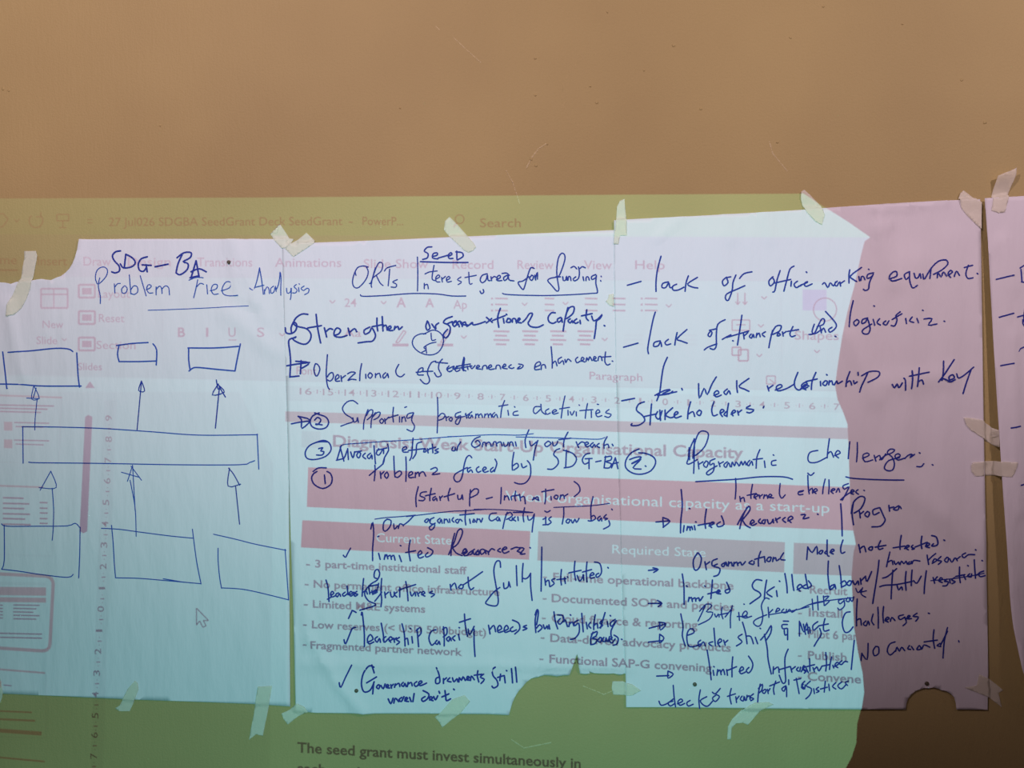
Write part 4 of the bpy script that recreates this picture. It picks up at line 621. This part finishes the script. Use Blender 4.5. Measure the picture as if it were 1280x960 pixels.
def text_curve(txt, bold):
    cu_ = bpy.data.curves.new('lettering', 'FONT'); cu_.body = txt; cu_.size = 1.0; cu_.resolution_u = 3
    cu_.offset = 0.022 if bold else 0.006
    o = bpy.data.objects.new('lettering', cu_); COL.objects.link(o)
    return o, cu_
def bounds(me):
    xs = [v.co.x for v in me.vertices]; ys = [v.co.y for v in me.vertices]
    return min(xs), max(xs), min(ys), max(ys)
def write(key, txt, x0, y0, x1, y1, cap, bold=False, up=None):
    """text whose baseline runs from (x0, y0) to (x1, y1), capitals `cap` pixels high"""
    global CAPH
    if CAPH is None:
        o, c = text_curve('H', False); me = o.to_mesh(); CAPH = bounds(me)[3]; bpy.data.objects.remove(o)
    o, c = text_curve(txt, bold)
    bpy.context.view_layer.update()
    me = o.to_mesh()
    bx0, bx1, _, _ = bounds(me)
    d = math.hypot(x1 - x0, y1 - y0)
    ux, uy = (x1 - x0) / (bx1 - bx0), (y1 - y0) / (bx1 - bx0)
    if up is None: up = (0, -1)
    k = cap / CAPH
    bm = fbm(key)
    vs = [bm.verts.new(to_film(x0 + (v.co.x - bx0) * ux + up[0] * v.co.y * k, y0 + (v.co.x - bx0) * uy + up[1] * v.co.y * k, LAY[key])) for v in me.vertices]
    for p in me.polygons:
        try: bm.faces.new([vs[i] for i in p.vertices])
        except ValueError: pass
    o.to_mesh_clear(); bpy.data.objects.remove(o)
def banner(key, quad, items):
    """a coloured band with clear lettering: items = (text, x0, y0, x1, y1, cap)"""
    parts = []
    (txt, x0, y0, x1, y1, cap) = items
    o, c = text_curve(txt, True)
    bpy.context.view_layer.update()
    me = o.to_mesh(); bx0, bx1, _, _ = bounds(me); o.to_mesh_clear()
    ux, uy = (x1 - x0) / (bx1 - bx0), (y1 - y0) / (bx1 - bx0); k = cap / CAPH
    dg = bpy.context.evaluated_depsgraph_get()
    src = o.to_curve(dg, apply_modifiers=False)
    cc = bpy.data.curves.new('band', 'CURVE')
    for s0 in src.splines:          # fresh splines, so that band and letters are filled together
        s1 = cc.splines.new('BEZIER'); s1.bezier_points.add(len(s0.bezier_points) - 1); s1.use_cyclic_u = True
        for p0, p1 in zip(s0.bezier_points, s1.bezier_points):
            p1.handle_left_type = 'FREE'; p1.handle_right_type = 'FREE'
            p1.co = p0.co; p1.handle_left = p0.handle_left; p1.handle_right = p0.handle_right
    o.to_curve_clear(); bpy.data.objects.remove(o)
    cc.dimensions = '2D'; cc.fill_mode = 'BOTH'; cc.resolution_u = 3
    sp = cc.splines.new('POLY'); sp.points.add(len(quad) - 1); sp.use_cyclic_u = True
    for q, (u, v) in zip(sp.points, quad):
        t = (u - x0) / ux
        q.co = (t + bx0, (y0 + t * uy - v) / k, 0, 1)
    oo = bpy.data.objects.new('band', cc); COL.objects.link(oo)
    bpy.context.view_layer.update()
    me = oo.to_mesh()
    bm = fbm(key)
    vs = [bm.verts.new(to_film(x0 + (v.co.x - bx0) * ux, y0 + (v.co.x - bx0) * uy - v.co.y * k, LAY[key])) for v in me.vertices]
    for p in me.polygons:
        try: bm.faces.new([vs[i] for i in p.vertices])
        except ValueError: pass
    oo.to_mesh_clear(); bpy.data.objects.remove(oo)

# title bar and ribbon are a shade darker than the page
area('titlebar', [(-250, 236), (1100, 230), (1100, 297), (-250, 292)])
area('ribbon', [(-250, 292), (1100, 297), (1100, 352), (-250, 343)])
area('toolbar', [(-250, 343), (1100, 352), (1100, 490), (357, 476), (-250, 462)])
write('menu', '27 Jul026 SDGBA SeedGrant Deck SeedGrant', 136, 282.6, 428, 281.4, 10.5)
write('menu', '-', 436, 281.2, 441, 281.2, 10.5); write('menu', 'PowerP...', 453, 281.4, 504, 281.6, 10.5)
write('menu', 'Search', 600, 284, 651, 284, 11)
ring('menu', 574.5, 274, 5.5, 1.4); seg('menu', 571, 279, 567, 284, 1.4)
pline('menu', [(-6, 268), (4, 267), (10, 274), (4, 283), (-6, 286)], 1.5); pline('menu', [(18, 274), (21, 277.5), (24, 274)], 1.3)
ring('menu', 45, 276, 8.5, 1.6, -50, 230); pline('menu', [(51, 265), (51, 271), (45, 271)], 1.4)
frame('menu', 71, 268, 86, 276, 1.4); seg('menu', 78.5, 276, 78.5, 284, 1.4); seg('menu', 74, 284.5, 83, 284.5, 1.4)
seg('menu', 109, 274.5, 116, 274.5, 1.2); seg('menu', 109, 278.5, 116, 278.5, 1.2)
# tabs
for t, a, c, y in (('me', 0, 21, 330), ('Insert', 47, 84, 331.5), ('Draw', 105, 139, 332), ('Design', 160, 214, 332.5), ('Transitions', 247, 316, 333), ('Animations', 344, 427, 333.5),
                   ('Slide Show', 455, 536, 335), ('Record', 566, 617, 336), ('Review', 647, 692, 336.3), ('View', 730, 765, 336.5), ('Help', 794, 831, 336.5)):
    write('menu', t, a, y, c, y + .3, 11)
seg('menu', -10, 337.5, 22, 337.8, 2)
seg('grey', -40, 345, 1080, 352, 1.6); seg('grey', -40, 468, 357, 476, 1.6); seg('grey', 357, 476.5, 1080, 489, 1.8)
for x, y0, y1 in ((203, 388, 468), (599, 388, 475), (976, 372, 484), (472, 410, 440)): seg('grey', x, y0, x + 1.5, y1, 1.2)
# home ribbon
frame('menu', 52, 361, 85, 385, 2.4); seg('menu', 52, 368, 85, 368, 2); seg('menu', 68, 361, 68, 385, 1.5); rect('grey', 53, 362, 84, 384)
write('menu', 'New', 54, 410, 80, 410.3, 9.5); write('menu', 'Slide', 46, 430, 72, 430.3, 9.5); pline('menu', [(78, 423), (81, 426), (84, 423)], 1.2)
for y in (356, 389, 422):
    frame('menu', 99, y, 119, y + 16, 2.6); rect('menu', 103, y + 4, 115, y + 12)
write('menu', 'Layout', 123, 372, 163, 372.3, 10); write('menu', 'Reset', 124, 402.5, 156, 402.8, 10); write('menu', 'Section', 121, 436, 170, 436.4, 10)
write('menu', 'Slides', 98, 462.5, 128, 462.8, 9)
for t, x in (('B', 223), ('I', 258), ('U', 286), ('S', 322)): write('menu', t, x, 421, x + (9 if t != 'I' else 3), 421, 11.5, t == 'B')
seg('menu', 286, 425, 296, 425, 1.3)
write('menu', '24', 431, 383.5, 446, 383.7, 10.5)
for x, y in ((416, 377), (480, 378), (580, 421), (656, 380), (707, 379), (756, 424), (836, 382), (955, 372), (951, 407), (949, 444), (1021, 439), (353, 418)):
    pline('menu', [(x - 3.5, y - 1.5), (x, y + 2), (x + 3.5, y - 1.5)], 1.5)
write('menu', 'A', 496, 384, 508, 384, 12, True); write('menu', 'A', 532, 384, 543, 384, 11, True); write('menu', 'Ap', 567, 386, 584, 386, 11)
for x in (492, 548):
    pline('menu', [(x + 3, 428), (x + 13, 413), (x + 16, 415), (x + 7, 428), (x + 3, 428)], 1.7); rect('menu', x - 1, 429.5, x + 19, 433)
write('menu', 'Aa', 430, 421, 452, 421, 10); write('menu', 'Font', 371, 468, 396, 468.5, 10)
for x in (619, 681, 731, 766, 806):
    w = 16 if x != 681 else 12
    for j in range(3): seg('menu', x, 373 + j * 7.5, x + w, 373.4 + j * 7.5, 2)
    if x in (619, 806):
        for j in range(3): rect('menu', x - 5, 372 + j * 7.5, x - 2.5, 374.5 + j * 7.5)
for x in (617, 653, 688, 722):
    for j in range(4): seg('menu', x + (0, 2, 0, 3)[j], 414 + j * 5.4, x + 20 - (0, 3, 0, 4)[j], 414.4 + j * 5.4, 2.4)
for x in (780, 847): 
    for j in range(3): seg('grey', x, 419 + j * 5.5, x + 24, 419.3 + j * 5.5, 2.5)
for x in (922, 931): seg('menu', x, 366, x, 380, 1.8); pline('menu', [(x - 3, 377), (x, 381), (x + 3, 377)], 1.4)
frame('menu', 915, 400, 937, 413, 1.6); seg('menu', 920, 406, 932, 406, 1.6)
frame('menu', 923, 437, 935, 451, 2.2); frame('menu', 915, 434, 926, 444, 2.0)
frame('menu', 958, 470, 969, 480, 1.6); seg('menu', 962, 474, 968, 479, 1.4)
write('menu', 'Paragraph', 737, 474, 803, 476.4, 9.5)
rect('violet', 1003, 362, 1033, 388, .01); ring('menu', 1031, 387, 14.5, 1.6)
write('menu', 'Shapes', 993, 424.4, 1048, 425, 11)
# ruler
rect('grey', 357, 482, 1075, 500, .0215)
seg('grey', 357, 500, 1075, 515.6, 1.2)
RUL = [('16', 375, 390), ('15', 404, 417), ('14', 431, 444), ('13', 458, 471), ('12', 485, 499), ('11', 512, 525), ('10', 539, 553), ('9', 568, 576), ('8', 597, 605), ('7', 625, 632),
       ('6', 654, 661), ('5', 682, 689), ('4', 711, 718), ('3', 739, 746), ('2', 768, 775), ('1', 799, 801.8), ('0', 828, 835), ('1', 859, 861.8), ('2', 888, 895), ('3', 919, 926), ('4', 949, 956), ('5', 980, 987), ('6', 1011, 1019), ('7', 1042, 1049)]
for i, (t, a, c) in enumerate(RUL):
    y = 493 + (a - 375) * 0.0287
    write('text', t, a, y, c, y + .3, 8)
    if i + 1 < len(RUL):
        m = (c + RUL[i + 1][1]) / 2
        seg('menu', m, y - 6, m, y - 1, 1.3); rect('menu', m - 4.6, y - 4, m - 3.6, y - 3); rect('menu', m + 3.6, y - 4, m + 4.6, y - 3)
# side panel: vertical ruler, scroll bar, thumbnails
VR = [('9', 140.5, 522.5), ('8', 140.5, 549), ('7', 139.5, 575), ('6', 138.5, 601), ('5', 137, 628), ('4', 136, 655), ('3', 134.5, 681), ('2', 133.5, 708), ('1', 132, 735), ('0', 130.5, 761), ('1', 128.5, 788),
      ('2', 127, 814), ('3', 125.5, 841), ('4', 124, 868), ('5', 123, 894.5), ('6', 122, 919), ('7', 121, 945)]
for t, x, y in VR:
    write('text', t, x, y + (3.6 if t != '1' else 1.5), x - .2, y - (3.6 if t != '1' else 1.5), 8, up=(-1, 0))
    seg('menu', x - 6, y + 13.2, x - 1, y + 13.2, 1.3); rect('menu', x - 4, y + 8, x - 3, y + 9); rect('menu', x - 4, y + 17.5, x - 3, y + 18.5)
area('grey', [(131, 500), (146.5, 500), (128.5, 960), (113, 960)])
area('menu', [(107, 521), (111, 518.5), (116, 521), (109.5, 664), (105, 666.5), (100, 664)])
area('menu', [(107, 485), (113, 476.5), (119, 485)])
area('grey', [(-60, 490), (300, 490), (342, 580), (337, 960), (-60, 960)])
seg('pink', -30, 493, 78, 497, 2.2); seg('grey', 77, 497, 74, 580, 2); seg('grey', -10, 577, 74, 580, 1.5)
for y in (506, 510, 514): seg('menu', -10, y, 68 - (y - 506) * 2, y + 1.5, 1.8)
for y in (527, 549): rect('pink', 5.5, y, 16, y + 11, .03); seg('menu', 18, y + 1, 62, y + 2, 1.6); seg('menu', 20, y + 6, 55, y + 7, 1.5)
seg('pink', -30, 606, 55, 609, 2.2); seg('grey', 70, 611, 66, 690, 2); seg('grey', -10, 693, 66, 695, 1.6)
for i, y in enumerate((622, 629, 635, 642, 648, 655)): seg('menu', 4, y, 30 + (i * 7) % 13, y + .8, 2); seg('menu', 50, y + 6, 60, y + 6.3, 1.8) if i < 5 else None
pline('pink', [(-30, 716), (58, 720), (64, 722), (67, 728), (63, 806), (61, 811), (55, 813.5), (-30, 808)], 4.2)
rect('pink', -30, 733, 58, 743.5, .012); rect('pink', -30, 746, 58, 752, .012); rect('grey', -30, 727, 58, 731, .01)
for i in range(5):
    seg('menu', -20, 756 + i * 4, 4, 756.4 + i * 4, 1.5); seg('menu', 17, 756 + i * 4.3, 50 - (i % 3) * 4, 756.6 + i * 4.3, 1.5)
for y in (791, 796): seg('menu', -20, y, 53, y + 1.5, 1.6)
seg('pink', -30, 834, 57, 841, 2.2); seg('grey', 58, 842, 57, 922, 2); seg('grey', -10, 920, 57, 923, 1.5)
seg('pink', -12, 854, 2, 855, 8); seg('menu', 5, 856, 15, 857, 1.4); seg('pink', -20, 888, 40, 890.5, 2); seg('pink', -20, 898, 44, 901, 2.4); seg('pink', -30, 911, 52, 917, 5)
seg('pink', -30, 944, 56, 952, 2.2)
pline('text', [(246, 760), (246, 781), (250, 776), (254, 784), (258, 782), (254.5, 775.5), (261, 775.5), (246, 760)], 1.3)
# the slide itself
area('slate', [(357, 514), (1080, 535.2), (1080, 549.5), (357, 527)])
area('grey', [(377.5, 538.5), (401, 539), (400.6, 560), (377, 559)]); area('grey', [(377.6, 538.6), (400.9, 539.1), (400.5, 559.9), (377.1, 558.9)])
write('text', 'Diagnosis: Weak Start-Up Organisational Capacity', 416.6, 557.8, 929, 572.6, 14, True)
write('text', '3 part-time institutional staff', 394.5, 708.8, 584, 717.6, 9.3, True)
write('text', 'No permanent office infrastructure', 392.5, 734, 625, 744.5, 9.3, True)
write('text', 'Limited M&E systems', 391.6, 759, 532, 765.5, 9.3, True)
write('text', 'Low reserves (< USD 50k budget)', 390.6, 784.6, 608, 794.6, 9.3, True)
write('text', 'Fragmented partner network', 389, 810, 578, 819.4, 9.3, True)
for x, y in ((383, 705.6), (381.5, 730.4), (380.6, 755.4), (379.5, 780.6), (379, 805.6)): seg('text', x, y, x + 5, y + .2, 1.8)
write('text', 'Full-time operational backbone', 691.6, 725.6, 917, 736.6, 10, True)
write('text', 'Documented SOPs and policies', 689.7, 752, 918, 763.4, 10, True)
write('text', 'Cloud finance & reporting', 689.7, 777, 872, 785.6, 10, True)
write('text', 'Data-driven advocacy products', 688, 801.6, 913.5, 814.2, 10, True)
write('text', 'Functional SAP-G convening', 687, 827.6, 890, 839.4, 10, True)
for x, y in ((679, 721), (678.5, 748), (677.5, 772.4), (676, 797), (674.5, 823.4)): seg('text', x, y, x + 5, y + .2, 1.8)
write('text', 'Recruit', 1012, 741, 1059, 743.6, 10, True); write('text', 'Install', 1010.5, 769.6, 1053, 771.8, 10, True)
write('text', 'Pilot 6 partners', 1010, 796.4, 1102, 801.2, 10, True); write('text', 'Publish', 1009.5, 823, 1058, 825.8, 10, True); write('text', 'Convene', 1009, 849.6, 1076, 853.6, 10.5, True)
for y in (738, 766, 791, 819, 846): seg('text', 997, y, 1002, y + .2, 1.8)
write('text', 'The seed grant must invest simultaneously in', 371.5, 940.3, 726, 960.6, 12.5, True)
write('text', 'each gap in turn', 371, 966, 500, 974, 12.5, True)
banner('band', [(385.6, 584), (1085, 609.5), (1085, 663.6), (384, 633.5)], ('Weak organisational capacity as a start-up', 631, 625.6, 1037, 640.8, 12.5))
banner('band', [(378.4, 650), (663.2, 663.6), (661.6, 699.4), (376.6, 684)], ('Current State', 470.6, 677, 565, 680.6, 11))
banner('slate', [(673, 663.7), (981, 677.2), (980, 715), (672, 700.2)], ('Required State', 765, 691.4, 882.5, 696, 11))
area('slate', [(992, 677.8), (1085, 681.6), (1085, 720), (991, 716.6)])
NAMES = dict(titlebar='title_bar_film', toolbar='toolbar_film', ribbon='ribbon_film', grey='pale_panel_film', text='dark_lettering_film', menu='menu_lettering_film', band='red_band_film', pink='pink_line_film', slate='grey_band_film', violet='violet_shape_film')
for key, bm in FILM.items():
    mesh_obj(NAMES[key], bm, film_mat(NAMES[key], FILMC[key]), proj)

stand = bpy.data.objects.new('projector_stand', None); COL.objects.link(stand); stand.location = (X, Y, 0)
tag(stand, 'grey tripod stand carrying the slide projector behind the camera', 'stand')
bm = bmesh.new(); add_box(bm, (X - .16, Y - .16, Z - .13), (X + .16, Y + .14, Z - .11)); mesh_obj('tray', bm, plastic_mat, stand)
bm = bmesh.new(); tube(bm, (X, Y, .5), (X, Y, Z - .13), .018, .018); mesh_obj('column', bm, metal_mat, stand)
for k in range(3):
    a = 2 * math.pi * k / 3 + .5
    bm = bmesh.new(); tube(bm, (X, Y, .62), (X + .42 * math.cos(a), Y + .42 * math.sin(a), 0.008), .013, .011); mesh_obj('leg', bm, metal_mat, stand)
